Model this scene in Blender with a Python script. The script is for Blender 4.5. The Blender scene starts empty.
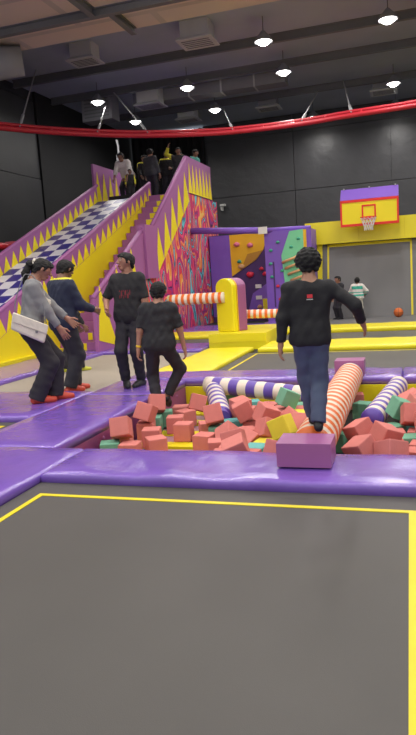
import bpy, bmesh, math, random
import numpy as np
from mathutils import Vector, Matrix, Quaternion

random.seed(7)
PI = math.pi
SC = bpy.context.scene
COL = SC.collection

# ------------------------------------------------------------------ colours and materials
def lin(c):
    c = c / 255.0
    return c / 12.92 if c <= 0.04045 else ((c + 0.055) / 1.055) ** 2.4
def rgb(r, g, b): return (lin(r), lin(g), lin(b), 1.0)

def mat(name, col, rough=0.6, noise=0.0, nscale=8.0, bump=0.0, bscale=20.0, metal=0.0, coat=0.0, sheen=0.0):
    m = bpy.data.materials.new(name); m.use_nodes = True
    nt = m.node_tree; b = nt.nodes['Principled BSDF']
    b.inputs['Base Color'].default_value = col
    b.inputs['Roughness'].default_value = rough
    b.inputs['Metallic'].default_value = metal
    b.inputs['Coat Weight'].default_value = coat
    b.inputs['Coat Roughness'].default_value = 0.25
    b.inputs['Sheen Weight'].default_value = sheen
    tc = nt.nodes.new('ShaderNodeTexCoord')
    if noise > 0:
        n = nt.nodes.new('ShaderNodeTexNoise'); n.inputs['Scale'].default_value = nscale; n.inputs['Detail'].default_value = 5
        nt.links.new(tc.outputs['Object'], n.inputs['Vector'])
        mx = nt.nodes.new('ShaderNodeMix'); mx.data_type = 'RGBA'
        mx.inputs['A'].default_value = tuple(max(0, c * (1 - noise)) for c in col[:3]) + (1,)
        mx.inputs['B'].default_value = tuple(min(1, c * (1 + noise)) for c in col[:3]) + (1,)
        nt.links.new(n.outputs['Fac'], mx.inputs['Factor'])
        nt.links.new(mx.outputs['Result'], b.inputs['Base Color'])
    if bump > 0:
        n2 = nt.nodes.new('ShaderNodeTexNoise'); n2.inputs['Scale'].default_value = bscale; n2.inputs['Detail'].default_value = 4
        nt.links.new(tc.outputs['Object'], n2.inputs['Vector'])
        bp = nt.nodes.new('ShaderNodeBump'); bp.inputs['Strength'].default_value = 1.0; bp.inputs['Distance'].default_value = bump
        nt.links.new(n2.outputs['Fac'], bp.inputs['Height']); nt.links.new(bp.outputs['Normal'], b.inputs['Normal'])
    return m

def emis(name, col, strength):
    m = bpy.data.materials.new(name); m.use_nodes = True
    nt = m.node_tree; nt.nodes.clear()
    e = nt.nodes.new('ShaderNodeEmission'); e.inputs['Color'].default_value = col; e.inputs['Strength'].default_value = strength
    o = nt.nodes.new('ShaderNodeOutputMaterial'); nt.links.new(e.outputs[0], o.inputs[0])
    return m

PURPLE = mat('purple_vinyl', rgb(122, 88, 182), 0.25, 0.10, 3, 0.012, 5.5, coat=0.6)
PURPLE2 = mat('purple_vinyl_panel', rgb(122, 84, 186), 0.45, 0.06, 3)
YELLOW = mat('yellow_vinyl', rgb(238, 222, 30), 0.38, 0.07, 3, 0.006, 5.0, coat=0.15)
YPAINT = mat('yellow_paint', rgb(240, 220, 24), 0.5, 0.05, 2)
MAUVE = mat('mauve_paint', rgb(158, 94, 150), 0.5, 0.06, 2)
MAUVEV = mat('mauve_vinyl', rgb(160, 94, 146), 0.4, 0.08, 3, 0.004, 7.0, coat=0.15)
MAROON = mat('plum_vinyl', rgb(138, 66, 116), 0.45, 0.10, 3, 0.003, 6.0)
BED = mat('black_trampoline_mesh', rgb(74, 71, 68), 0.55, 0.22, 1.3, 0.0006, 260.0)
BEDB = mat('beige_trampoline_mesh', rgb(158, 148, 134), 0.7, 0.10, 1.6, 0.0006, 260.0)
WALLBED = mat('grey_wall_mat', rgb(108, 107, 108), 0.5, 0.14, 1.2)
LINE = mat('yellow_line', rgb(226, 206, 20), 0.5, 0.10, 9)
BLACKW = mat('black_board_wall', rgb(66, 66, 69), 0.42, 0.30, 1.1, 0.02, 2.6)
BLACKW2 = mat('black_board_left', rgb(50, 50, 53), 0.5, 0.22, 1.1, 0.006, 2.2)
CURTAIN = mat('black_drape', rgb(30, 30, 32), 0.9, 0.15, 1.5)
CEIL = mat('haze_tinted_ceiling', rgb(176, 184, 198), 0.85, 0.2, 0.7)  # black ceiling given a pale cool colour, so haze is painted into it
DECKB = mat('dark_deck', rgb(40, 38, 40), 0.8, 0.1, 2)
STEEL = mat('dark_steel', rgb(112, 112, 116), 0.5, 0.12, 4)
DUCT = mat('pale_duct_metal', rgb(205, 205, 206), 0.55, 0.10, 3)
DUCTG = mat('grey_duct_metal', rgb(140, 140, 144), 0.6, 0.14, 2)
WHITEP = mat('white_plastic', rgb(225, 224, 220), 0.45, 0.05, 4)
WHITEV = mat('white_vinyl', rgb(226, 212, 196), 0.42, 0.06, 5, 0.003, 9)
ORANGEV = mat('orange_vinyl', rgb(226, 106, 30), 0.42, 0.06, 5, 0.003, 9)
PALEY = mat('pale_yellow_vinyl', rgb(240, 216, 120), 0.42, 0.06, 5)
VIOLETV = mat('violet_vinyl', rgb(98, 72, 166), 0.42, 0.06, 5, 0.003, 9)
REDP = mat('red_paint', rgb(200, 40, 56), 0.4, 0.06, 4)
REDB = mat('red_bright_paint', rgb(226, 40, 26), 0.45, 0.04, 4)
BLUEC = mat('blue_slide_vinyl', rgb(44, 42, 132), 0.4, 0.08, 3)
WHITEC = mat('white_slide_vinyl', rgb(214, 214, 222), 0.4, 0.06, 3)
PINKF = mat('salmon_foam', rgb(206, 122, 114), 0.9, 0.10, 14, 0.001, 90)
GREENF = mat('green_foam', rgb(112, 168, 140), 0.9, 0.10, 14, 0.001, 90)
TEALF = mat('teal_foam', rgb(104, 174, 170), 0.9, 0.10, 14, 0.001, 90)
YELF = mat('yellow_foam', rgb(226, 208, 60), 0.85, 0.08, 14, 0.001, 90)
CABLE = mat('galvanised_cable', rgb(170, 170, 172), 0.5, 0.1, 5)
LENS = emis('lamp_lens', (1.0, 0.97, 0.92, 1), 22.0)
MINT = mat('mint_board', rgb(120, 208, 160), 0.5, 0.05, 3)
AMBER = mat('amber_board', rgb(228, 178, 30), 0.5, 0.06, 3)
BROWNB = mat('ochre_board', rgb(178, 130, 40), 0.5, 0.06, 3)
DPURPLE = mat('deep_purple_board', rgb(70, 40, 104), 0.5, 0.06, 3)
BALLM = mat('orange_rubber', rgb(206, 104, 44), 0.6, 0.08, 20, 0.001, 150)
BALLL = mat('black_seam', rgb(40, 28, 24), 0.7)
NETM = mat('white_cord', rgb(220, 220, 220), 0.8)
HOLDP = mat('pink_hold', rgb(222, 120, 150), 0.5)
HOLDG = mat('green_hold', rgb(60, 160, 130), 0.5)
HOLDR = mat('red_hold', rgb(214, 40, 70), 0.5)
HOLDT = mat('tan_hold', rgb(206, 160, 110), 0.5)

def mural_material():
    m = bpy.data.materials.new('graffiti_mural'); m.use_nodes = True
    nt = m.node_tree; b = nt.nodes['Principled BSDF']; b.inputs['Roughness'].default_value = 0.5
    tc = nt.nodes.new('ShaderNodeTexCoord')
    mp = nt.nodes.new('ShaderNodeMapping'); mp.inputs['Scale'].default_value = (1, 0.85, 0.36)
    nt.links.new(tc.outputs['Object'], mp.inputs['Vector'])
    n = nt.nodes.new('ShaderNodeTexNoise'); n.inputs['Scale'].default_value = 1.25; n.inputs['Detail'].default_value = 1.5
    n.inputs['Distortion'].default_value = 1.6
    nt.links.new(mp.outputs[0], n.inputs['Vector'])
    ml = nt.nodes.new('ShaderNodeMath'); ml.operation = 'MULTIPLY'; ml.inputs[1].default_value = 5.0
    fr = nt.nodes.new('ShaderNodeMath'); fr.operation = 'FRACT'
    nt.links.new(n.outputs['Fac'], ml.inputs[0]); nt.links.new(ml.outputs[0], fr.inputs[0])
    cr = nt.nodes.new('ShaderNodeValToRGB'); cr.color_ramp.interpolation = 'CONSTANT'
    stops = [(0.0, rgb(206, 52, 96)), (0.14, rgb(236, 84, 128)), (0.27, rgb(40, 34, 52)), (0.32, rgb(110, 200, 214)), (0.41, rgb(60, 120, 146)),
             (0.47, rgb(226, 60, 84)), (0.58, rgb(240, 140, 60)), (0.66, rgb(244, 190, 100)), (0.72, rgb(222, 60, 120)), (0.88, rgb(50, 40, 70)), (0.92, rgb(150, 60, 140))]
    el = cr.color_ramp.elements
    el[0].position, el[0].color = stops[0]; el[1].position, el[1].color = stops[1]
    for p, c in stops[2:]:
        e = el.new(p); e.color = c
    nt.links.new(fr.outputs[0], cr.inputs[0]); nt.links.new(cr.outputs[0], b.inputs['Base Color'])
    return m
MURAL = mural_material()

def soffit_material():
    m = bpy.data.materials.new('insulation_foil_panels'); m.use_nodes = True
    nt = m.node_tree; b = nt.nodes['Principled BSDF']; b.inputs['Roughness'].default_value = 0.55
    tc = nt.nodes.new('ShaderNodeTexCoord')
    br = nt.nodes.new('ShaderNodeTexBrick'); br.inputs['Scale'].default_value = 0.16
    br.inputs['Color1'].default_value = rgb(230, 204, 190); br.inputs['Color2'].default_value = rgb(226, 192, 174)
    br.inputs['Mortar'].default_value = rgb(180, 156, 146); br.inputs['Mortar Size'].default_value = 0.012
    nt.links.new(tc.outputs['Object'], br.inputs['Vector'])
    n = nt.nodes.new('ShaderNodeTexNoise'); n.inputs['Scale'].default_value = 0.8; n.inputs['Detail'].default_value = 6
    nt.links.new(tc.outputs['Object'], n.inputs['Vector'])
    mx = nt.nodes.new('ShaderNodeMix'); mx.data_type = 'RGBA'; mx.inputs['B'].default_value = rgb(204, 196, 190)
    nt.links.new(n.outputs['Fac'], mx.inputs['Factor']); nt.links.new(br.outputs['Color'], mx.inputs['A'])
    nt.links.new(mx.outputs['Result'], b.inputs['Base Color'])
    return m
SOFFIT = soffit_material()

# ------------------------------------------------------------------ object helpers
def thing(name, label, cat, loc=(0, 0, 0), rotz=0.0, group=None):
    o = bpy.data.objects.new(name, None); COL.objects.link(o)
    o.location = loc; o.rotation_euler = (0, 0, rotz); o.empty_display_size = 0.1
    o['label'] = label; o['category'] = cat
    if group: o['group'] = group
    return o

def tag(o, label, cat, group=None, kind=None):
    o['label'] = label; o['category'] = cat
    if group: o['group'] = group
    if kind: o['kind'] = kind
    return o

def obj(name, bm, mats, parent=None, smooth=False, loc=None, bevel=0.0, seg=2):
    if bevel > 0:
        es = [e for e in bm.edges if len(e.link_faces) == 2 and e.calc_face_angle(0) > 0.5]
        bmesh.ops.bevel(bm, geom=es, offset=bevel, segments=seg, profile=0.5, affect='EDGES', clamp_overlap=True)
    me = bpy.data.meshes.new(name); bm.normal_update(); bm.to_mesh(me); bm.free()
    o = bpy.data.objects.new(name, me); COL.objects.link(o)
    for m in (mats if isinstance(mats, (list, tuple)) else [mats]): me.materials.append(m)
    if smooth:
        me.polygons.foreach_set('use_smooth', [True] * len(me.polygons))
    if parent: o.parent = parent
    if loc: o.location = loc
    return o

def struct(name, bm, m, label=None, bevel=0.0):
    o = obj(name, bm, m, bevel=bevel); o['kind'] = 'structure'
    if label: o['label'] = label; o['category'] = name.split('_')[0]
    return o

def box(bm, x0, x1, y0, y1, z0, z1, mi=0):
    vs = [bm.verts.new(p) for p in ((x0, y0, z0), (x1, y0, z0), (x1, y1, z0), (x0, y1, z0), (x0, y0, z1), (x1, y0, z1), (x1, y1, z1), (x0, y1, z1))]
    for f in ((3, 2, 1, 0), (4, 5, 6, 7), (0, 1, 5, 4), (1, 2, 6, 5), (2, 3, 7, 6), (3, 0, 4, 7)):
        bm.faces.new([vs[i] for i in f]).material_index = mi
    return vs

def prism(bm, pts, off, mi=0):
    """closed polygon (3-D points) extruded along off"""
    off = Vector(off); a = [bm.verts.new(p) for p in pts]; b = [bm.verts.new(Vector(p) + off) for p in pts]
    n = len(pts); fs = [bm.faces.new(a), bm.faces.new(list(reversed(b)))]
    for i in range(n):
        fs.append(bm.faces.new((a[i], b[i], b[(i + 1) % n], a[(i + 1) % n])))
    for f in fs: f.material_index = mi
    bmesh.ops.recalc_face_normals(bm, faces=fs)

def tube(bm, pts, r, n=10, mi=0, cap=True, rs=None, mis=None):
    pts = [Vector(p) for p in pts]; rings = []
    up = Vector((0, 0, 1))
    for i, p in enumerate(pts):
        d = (pts[min(i + 1, len(pts) - 1)] - pts[max(i - 1, 0)]).normalized()
        u = Vector((0, 0, 1)) if abs(d.z) < 0.95 else Vector((1, 0, 0))
        s = d.cross(u).normalized(); t = s.cross(d).normalized()
        rr = rs[i] if rs else r
        rings.append([bm.verts.new(p + (s * math.cos(2 * PI * k / n) + t * math.sin(2 * PI * k / n)) * rr) for k in range(n)])
    for i in range(len(rings) - 1):
        for k in range(n):
            f = bm.faces.new((rings[i][k], rings[i][(k + 1) % n], rings[i + 1][(k + 1) % n], rings[i + 1][k]))
            f.material_index = mis[i] if mis else mi
    if cap:
        f = bm.faces.new(list(reversed(rings[0]))); f.material_index = mis[0] if mis else mi
        f = bm.faces.new(rings[-1]); f.material_index = mis[-1] if mis else mi

def lathe(bm, prof, n=20, c=(0, 0, 0), mi=0):
    c = Vector(c); rings = []
    for r, z in prof:
        if r < 1e-5: rings.append([bm.verts.new(c + Vector((0, 0, z)))])
        else: rings.append([bm.verts.new(c + Vector((r * math.cos(2 * PI * k / n), r * math.sin(2 * PI * k / n), z))) for k in range(n)])
    for a, b in zip(rings, rings[1:]):
        for k in range(n):
            k2 = (k + 1) % n
            if len(a) == 1 and len(b) == 1: continue
            if len(a) == 1: f = bm.faces.new((a[0], b[k], b[k2]))
            elif len(b) == 1: f = bm.faces.new((a[k], a[k2], b[0]))
            else: f = bm.faces.new((a[k], a[k2], b[k2], b[k]))
            f.material_index = mi
    bmesh.ops.recalc_face_normals(bm, faces=bm.faces[:])

def sphere(bm, c, r, n=12, sc=(1, 1, 1), mi=0):
    g = bmesh.ops.create_uvsphere(bm, u_segments=n, v_segments=max(6, n // 2 + 2), radius=r)
    for v in g['verts']:
        v.co = Vector((v.co.x * sc[0], v.co.y * sc[1], v.co.z * sc[2])) + Vector(c)
    for f in {f for v in g['verts'] for f in v.link_faces}: f.material_index = mi

def pad_mesh(x0, x1, y0, y1, z0, z1, seed=0, amp=0.007, step=0.13, rnd=0.035):
    """a padded vinyl cushion: rounded edges, a slightly lumpy top"""
    bm = bmesh.new(); rs = np.random.RandomState(seed)
    def axis(a, b):
        L = b - a; n = max(2, int(L / step)); xs = list(np.linspace(a + rnd, b - rnd, n + 1))
        ins = [a + rnd * q for q in (0.0, 0.12, 0.4)]; out = [b - rnd * q for q in (0.4, 0.12, 0.0)]
        return ins + xs + out
    xs = axis(x0, x1); ys = axis(y0, y1)
    ph = rs.uniform(0, 6.28, 8); fx = rs.uniform(4, 14, 8); fy = rs.uniform(4, 14, 8)
    def drop(d):
        d = min(d, rnd); q = 1 - d / rnd
        return rnd * (1 - math.sqrt(max(0, 1 - q * q)))
    grid = []
    for y in ys:
        row = []
        for x in xs:
            dx = min(x - x0, x1 - x); dy = min(y - y0, y1 - y)
            z = z1 - max(drop(dx), drop(dy))
            e = min(1, min(dx, dy) / 0.08)
            z += amp * sum(math.sin(fx[i] * x + fy[i] * y + ph[i]) for i in range(8)) / 3.0 * (0.25 + 0.75 * e)
            row.append(bm.verts.new((x, y, z)))
        grid.append(row)
    for j in range(len(ys) - 1):
        for i in range(len(xs) - 1):
            bm.faces.new((grid[j][i], grid[j][i + 1], grid[j + 1][i + 1], grid[j + 1][i]))
    ring = grid[0][:] + [r[-1] for r in grid[1:]] + list(reversed(grid[-1][:-1])) + [r[0] for r in reversed(grid[1:-1])]
    low = [bm.verts.new((v.co.x, v.co.y, z0)) for v in ring]
    n = len(ring)
    for i in range(n):
        bm.faces.new((ring[i], low[i], low[(i + 1) % n], ring[(i + 1) % n]))
    bm.faces.new(low)
    bmesh.ops.recalc_face_normals(bm, faces=bm.faces[:])
    return bm

DZ = -0.06     # top of the deck the pads and beds lie on
PADN = [0]
def pad(name, label, x0, x1, y0, y1, m=None, top=0.035, cat='safety pad', group=None, z0=DZ, amp=0.007, piping=False):
    PADN[0] += 1
    t = obj(name, pad_mesh(x0, x1, y0, y1, z0, top, PADN[0], amp), m or PURPLE, smooth=True)
    tag(t, label, cat, group)
    return t

def bed(label, x0, x1, y0, y1, line=None, m=None, lw=0.035, rw=1.6):
    """a trampoline: its woven bed and a yellow border stripe"""
    t = thing('trampoline', label, 'trampoline', ((x0 + x1) / 2, (y0 + y1) / 2, DZ))
    cx, cy = (x0 + x1) / 2, (y0 + y1) / 2
    bm = bmesh.new(); box(bm, x0 - cx, x1 - cx, y0 - cy, y1 - cy, 0, 0.03); obj('jumping_bed', bm, m or BED, t)
    if line:
        a0, a1, b0, b1 = line[0] - cx, line[1] - cx, line[2] - cy, line[3] - cy
        bm = bmesh.new(); z0, z1 = 0.03, 0.0335
        box(bm, a0, a1, b1 - lw, b1, z0, z1); box(bm, a0, a1, b0, b0 + lw, z0, z1)
        box(bm, a0, a0 + lw, b0 + lw, b1 - lw, z0, z1); box(bm, a1 - lw * rw, a1, b0 + lw, b1 - lw, z0, z1)
        obj('border_line', bm, LINE, t)
    return t
# ------------------------------------------------------------------ people: implicit bodies meshed with surface nets
def nets(D, org, h):
    S = D < 0
    nx, ny, nz = D.shape
    c = np.zeros((nx - 1, ny - 1, nz - 1), np.int8)
    for i in (0, 1):
        for j in (0, 1):
            for k in (0, 1):
                c += S[i:nx - 1 + i, j:ny - 1 + j, k:nz - 1 + k]
    act = np.argwhere((c > 0) & (c < 8))
    if len(act) == 0: return np.zeros((0, 3)), np.zeros((0, 4), int)
    idx = -np.ones(c.shape, np.int64); idx[tuple(act.T)] = np.arange(len(act))
    acc = np.zeros((len(act), 3)); cnt = np.zeros(len(act))
    X, Y, Z = act.T
    corners = [(i, j, k) for i in (0, 1) for j in (0, 1) for k in (0, 1)]
    vals = {q: D[X + q[0], Y + q[1], Z + q[2]] for q in corners}
    for a in corners:
        for ax in range(3):
            if a[ax] == 1: continue
            b = list(a); b[ax] = 1; b = tuple(b)
            va, vb = vals[a], vals[b]; m = (va < 0) != (vb < 0)
            t = np.where(m, va / np.where(m, va - vb, 1), 0)
            p = np.array(a, float)[None, :].repeat(len(act), 0); p[:, ax] += t
            acc[m] += p[m]; cnt[m] += 1
    V = (act + acc / cnt[:, None]) * h + org
    Q = []
    for ax in range(3):
        o1, o2 = [(1, 2), (2, 0), (0, 1)][ax]
        sl0 = [slice(1, n - 1) for n in D.shape]; sl1 = list(sl0)
        sl0[ax] = slice(0, D.shape[ax] - 1); sl1[ax] = slice(1, D.shape[ax])
        s0, s1 = S[tuple(sl0)], S[tuple(sl1)]
        for flip in (False, True):
            e = np.argwhere((~s0 & s1) if flip else (s0 & ~s1))
            if len(e) == 0: continue
            off = np.ones(3, int); off[ax] = 0
            e = e + off
            def cell(d1, d2):
                q = e.copy(); q[:, o1] -= d1; q[:, o2] -= d2
                return idx[q[:, 0], q[:, 1], q[:, 2]]
            quad = np.stack([cell(1, 1), cell(0, 1), cell(0, 0), cell(1, 0)], 1)
            if flip: quad = quad[:, ::-1]
            Q.append(quad)
    return V, np.concatenate(Q)

def unit(v): v = np.asarray(v, float); return v / (np.linalg.norm(v) + 1e-12)

class Prim:
    """tapered capsule a-b (optionally in a frame whose y axis is squashed by fl), clipped by planes"""
    def __init__(s, a, b, ra, rb, fr=None, fl=1.0, k=0.02, clips=(), tagi=0):
        s.a, s.b, s.ra, s.rb, s.fr, s.fl, s.k, s.clips = np.array(a, float), np.array(b, float), ra, rb, fr, fl, k, list(clips)
    def grow(s, d, clips=(), k=None, scale=1.0):
        g = d if not isinstance(d, (tuple, list)) else d[0]; g2 = d if not isinstance(d, (tuple, list)) else d[1]
        return Prim(s.a, s.b, s.ra * scale + g, s.rb * scale + g2, s.fr, s.fl, s.k if k is None else k, s.clips + list(clips))
    def ends(s):
        if s.fr is None: return s.a, s.b
        o, R = s.fr; return o + R @ s.a, o + R @ s.b
    def bounds(s, m):
        a, b = s.ends(); r = max(s.ra, s.rb) * max(1, s.fl) + m
        return np.minimum(a, b) - r, np.maximum(a, b) + r
    def dist(s, P):
        if s.fr is None: q = P; a, b = s.a, s.b; sc = 1
        else:
            o, R = s.fr; q = (P - o) @ R; inv = np.array([1, 1 / s.fl, 1], np.float32); q = q * inv
            a, b = s.a * inv, s.b * inv; sc = min(1, s.fl)
        ba = b - a; L = float(ba @ ba) + 1e-9
        t = np.clip(((q - a) @ ba) / L, 0, 1)
        d = (np.linalg.norm(q - a - t[..., None] * ba, axis=-1) - (s.ra + (s.rb - s.ra) * t)) * sc
        for p, n in s.clips:
            d = np.maximum(d, (P - np.asarray(p)) @ np.asarray(n))
        return d

def mesh_prims(prims, h, fold=0.0, clips=(), carve=(), seed=0, ffreq=1.0):
    m = 0.05
    los, his = zip(*[p.bounds(0.03) for p in prims])
    lo = np.min(los, 0); hi = np.max(his, 0)
    n = np.ceil((hi - lo) / h).astype(int) + 2
    D = np.full(n, 1.0, np.float32)
    ax = [lo[i] + h * np.arange(n[i]) for i in range(3)]
    for p in prims:
        a, b = p.bounds(m)
        i0 = np.maximum(0, np.floor((a - lo) / h).astype(int)); i1 = np.minimum(n, np.ceil((b - lo) / h).astype(int) + 1)
        sl = tuple(slice(i0[i], i1[i]) for i in range(3))
        P = np.stack(np.meshgrid(*[ax[i][sl[i]] for i in range(3)], indexing='ij'), -1).astype(np.float32)
        d = p.dist(P).astype(np.float32); e = D[sl]; k = p.k
        hh = np.clip(0.5 + 0.5 * (e - d) / k, 0, 1)
        D[sl] = np.where(e > 0.9, d, e * (1 - hh) + d * hh - k * hh * (1 - hh))
    P = None
    if fold > 0 or clips or carve:
        P = np.stack(np.meshgrid(*ax, indexing='ij'), -1).astype(np.float32)
    for p, nrm in clips:
        D = np.maximum(D, (P - np.asarray(p, np.float32)) @ np.asarray(nrm, np.float32))
    if fold > 0:
        rs = np.random.RandomState(seed); w = 0
        for i in range(6):
            kv = unit(rs.normal(size=3) * np.array([1, 1, 1.6])) * rs.uniform(28, 75) * ffreq
            w = w + np.sin(P @ kv.astype(np.float32) + rs.uniform(0, 6.28))
        D = D + (fold / 3.0) * w
    for p in carve:
        D = np.maximum(D, -p.dist(P))
    return nets(D, lo, h)

def build(name, parts, mats, parent, colour=None):
    """parts: list of (V, Q) shells -> ONE mesh object"""
    V = np.concatenate([p[0] for p in parts]); Q = []; o = 0
    for v, q in parts: Q.append(q + o); o += len(v)
    Q = np.concatenate(Q)
    me = bpy.data.meshes.new(name)
    me.vertices.add(len(V)); me.vertices.foreach_set('co', V.astype(np.float32).ravel())
    me.loops.add(len(Q) * 4); me.loops.foreach_set('vertex_index', Q.astype(np.int32).ravel())
    me.polygons.add(len(Q)); me.polygons.foreach_set('loop_start', np.arange(0, len(Q) * 4, 4, dtype=np.int32))
    me.update(calc_edges=True)
    for m in (mats if isinstance(mats, (list, tuple)) else [mats]): me.materials.append(m)
    me.polygons.foreach_set('use_smooth', [True] * len(Q))
    if colour is not None:
        cen = V[Q].mean(1); me.polygons.foreach_set('material_index', colour(cen).astype(np.int32))
    me.validate(); me.update()
    ob = bpy.data.objects.new(name, me); COL.objects.link(ob)
    if parent: ob.parent = parent
    return ob

def rotm(axis, a):
    return np.array(Matrix.Rotation(a, 3, axis))

def ik(A, B, l1, l2, pole):
    A, B = np.asarray(A, float), np.asarray(B, float); d = B - A; L = np.linalg.norm(d)
    mx = (l1 + l2) * 0.998
    if L > mx: B = A + d / L * mx; d = B - A; L = mx
    u = d / L; x = (l1 * l1 - l2 * l2 + L * L) / (2 * L); hgt = math.sqrt(max(0, l1 * l1 - x * x))
    p = np.asarray(pole, float); p = p - u * (p @ u); p = unit(p)
    return A + u * x + p * hgt, B

EYEW = mat('eye_white', rgb(176, 168, 160), 0.5); EYED = mat('eye_dark', rgb(30, 20, 18), 0.2)
SKINS = {}
def skin(c):
    if c not in SKINS:
        SKINS[c] = (mat('skin', rgb(*c), 0.55, 0.06, 9), mat('lips', rgb(int(c[0] * .82), int(c[1] * .6), int(c[2] * .62)), 0.5))
    return SKINS[c]
CLOTH = {}
def cloth(c, nm='fabric'):
    if c not in CLOTH: CLOTH[c] = mat(nm, rgb(*c), 0.85, 0.14, 22, 0.004, 26)
    return CLOTH[c]
HAIR = mat('black_hair', rgb(17, 15, 16), 0.8, 0.3, 30, 0.004, 60)
SOLE = mat('shoe_sole', rgb(200, 190, 180), 0.6)

def person(label, S, loc, rotz, pel, lean=(0, 0), twist=0, head=(0, 0, 0), hs=1.0, rh=None, lh=None, rf=None, lf=None,
           rpole=None, lpole=None, rk=(0.1, 1, 0), lk=(-0.1, 1, 0), skinc=(150, 104, 82), top=None, bottom=None, shoes=None, hair='short',
           vox=0.010, wide=1.0, curl=(0.5, 0.5), rtoe=0.0, ltoe=0.0, build_w=1.0, group=None, extras=None, rpitch=0.0, lpitch=0.0):
    root = thing('person', label, 'person', loc, rotz, group)
    B = S / (0.87 + 0.13 * hs)
    T = np.eye(3) @ rotm('Z', twist) @ rotm('Y', lean[1]) @ rotm('X', -lean[0])      # chest frame
    o = np.array(pel, float); fr = (o, T)
    def W(p): return o + T @ (np.array(p, float) * B)
    bw = build_w
    pelv = Prim(np.array((-.040 * bw, 0, 0)) * B, np.array((.040 * bw, 0, 0)) * B, .076 * B * bw, .076 * B * bw, fr, .84, .03 * B)
    belly = Prim(np.array((-.026, .004, .10)) * B, np.array((.026, .004, .10)) * B, .068 * B * bw, .068 * B * bw, fr, .82, .05 * B)
    chest = Prim(np.array((-.046 * wide, .0, .200)) * B, np.array((.046 * wide, .0, .200)) * B, .076 * B * bw, .076 * B * bw, fr, .80, .05 * B)
    should = Prim(np.array((-.090 * wide, -.006, .268)) * B, np.array((.090 * wide, -.006, .268)) * B, .037 * B, .037 * B, fr, .95, .05 * B)
    trap = Prim(np.array((0, -.012, .262)) * B, np.array((0, -.004, .318)) * B, .050 * B, .034 * B, fr, .95, .03 * B)
    hh = 0.065 * hs * B
    Hc = W((0, .012, .306)) + (T @ rotm('Z', head[1]) @ rotm('Y', head[2]) @ rotm('X', head[0])) @ np.array((0, .16 * hh, 1.20 * hh))
    HR = T @ rotm('Z', head[1]) @ rotm('Y', head[2]) @ rotm('X', head[0]); hf = (Hc, HR)
    nb = Hc + HR @ (np.array((0, -.28, -.45)) * hh)
    neck = Prim(W((0, -.006, .268)), nb, .037 * B, .034 * B, None, 1, .02 * B)
    core = [pelv, belly, chest, should, trap, neck]
    arms = {}; legs = {}
    for s, hnd, pole in ((1, rh, rpole), (-1, lh, lpole)):
        sh = W((s * .106 * wide, -.006, .266))
        if hnd is None: hnd = (s * .19 * B, .06 * B, .40 * B)
        pole = pole if pole is not None else (s * .5, -1, -.25)
        el, wr = ik(sh, hnd, .165 * B, .145 * B, pole)
        arms[s] = (sh, el, wr)
    for s, ft, kp in ((1, rf, rk), (-1, lf, lk)):
        hp = o + T @ (np.array((s * .050, 0, -.022)) * B) if False else o + np.array((s * .050 * B * math.cos(twist * .5), s * .05 * B * math.sin(twist * .5), -.022 * B))
        if ft is None: ft = (s * .07 * B, 0, 0)
        an = np.array(ft, float) + np.array((0, 0, .042 * B))
        kn, an = ik(hp, an, .245 * B, .243 * B, kp)
        legs[s] = (hp, kn, an)
    up_, fo_, th_, sk_, ft_ = {}, {}, {}, {}, {}
    for s in (1, -1):
        sh, el, wr = arms[s]
        up_[s] = Prim(sh, el, .034 * B * bw, .026 * B, None, 1, .02 * B); fo_[s] = Prim(el, wr, .026 * B, .0165 * B, None, 1, .015 * B)
        hp, kn, an = legs[s]
        th_[s] = Prim(hp, kn, .056 * B * bw, .035 * B, None, 1, .025 * B); sk_[s] = Prim(kn, an, .036 * B, .021 * B, None, 1, .015 * B)
        ang = -(rtoe if s == 1 else ltoe); pt = rpitch if s == 1 else lpitch
        fd = np.array((math.sin(ang) * math.cos(pt), math.cos(ang) * math.cos(pt), -math.sin(pt)))
        dn = np.array((0, 0, -1.0)); dn = unit(dn - fd * (dn @ fd))
        heel = an - fd * .022 * B + dn * .022 * B; toe = an + fd * .108 * B + dn * .028 * B; ball = an + fd * .065 * B + dn * .022 * B
        ft_[s] = [Prim(an, ball, .021 * B, .018 * B, None, 1, .012 * B), Prim(heel, toe, .020 * B, .014 * B, None, 1, .012 * B),
                  Prim(ball + np.array((.012 * B, 0, 0)), toe + np.array((.008 * B, -.006 * B, 0)), .015 * B, .012 * B, None, 1, .012 * B)]
    prims = core + [up_[1], up_[-1], fo_[1], fo_[-1], th_[1], th_[-1], sk_[1], sk_[-1]] + ft_[1] + ft_[-1]
    # calves
    for s in (1, -1):
        hp, kn, an = legs[s]; back = unit(np.cross(np.cross(an - kn, np.array((0, 1.0, 0))), an - kn)) * -1
        c0 = kn + (an - kn) * .28 + np.array((0, -.010 * B, 0)); prims.append(Prim(c0, kn + (an - kn) * .5, .030 * B, .024 * B, None, 1, .015 * B))
    body = mesh_prims(prims, vox)
    # hands
    shells = [body]; hv = max(.0028, vox * .3)
    for s in (1, -1):
        sh, el, wr = arms[s]; d = unit(wr - el)
        n = np.array((-s, 0.15, 0.0)); n = unit(n - d * (n @ d)); side = unit(np.cross(n, d)) ; cu = curl[0] if s == 1 else curl[1]
        if side @ np.array((0, 1, 0)) < 0: side = -side      # thumb side forward
        hp_ = [Prim(wr - d * .02 * B, wr + d * .010 * B, .0165 * B, .0165 * B, None, 1, .008 * B)]
        for q in (-1, 0, 1):
            hp_.append(Prim(wr + side * q * .007 * B + d * .004 * B, wr + d * .052 * B + side * q * .0135 * B, .012 * B, .0095 * B, None, 1, .008 * B))
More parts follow.
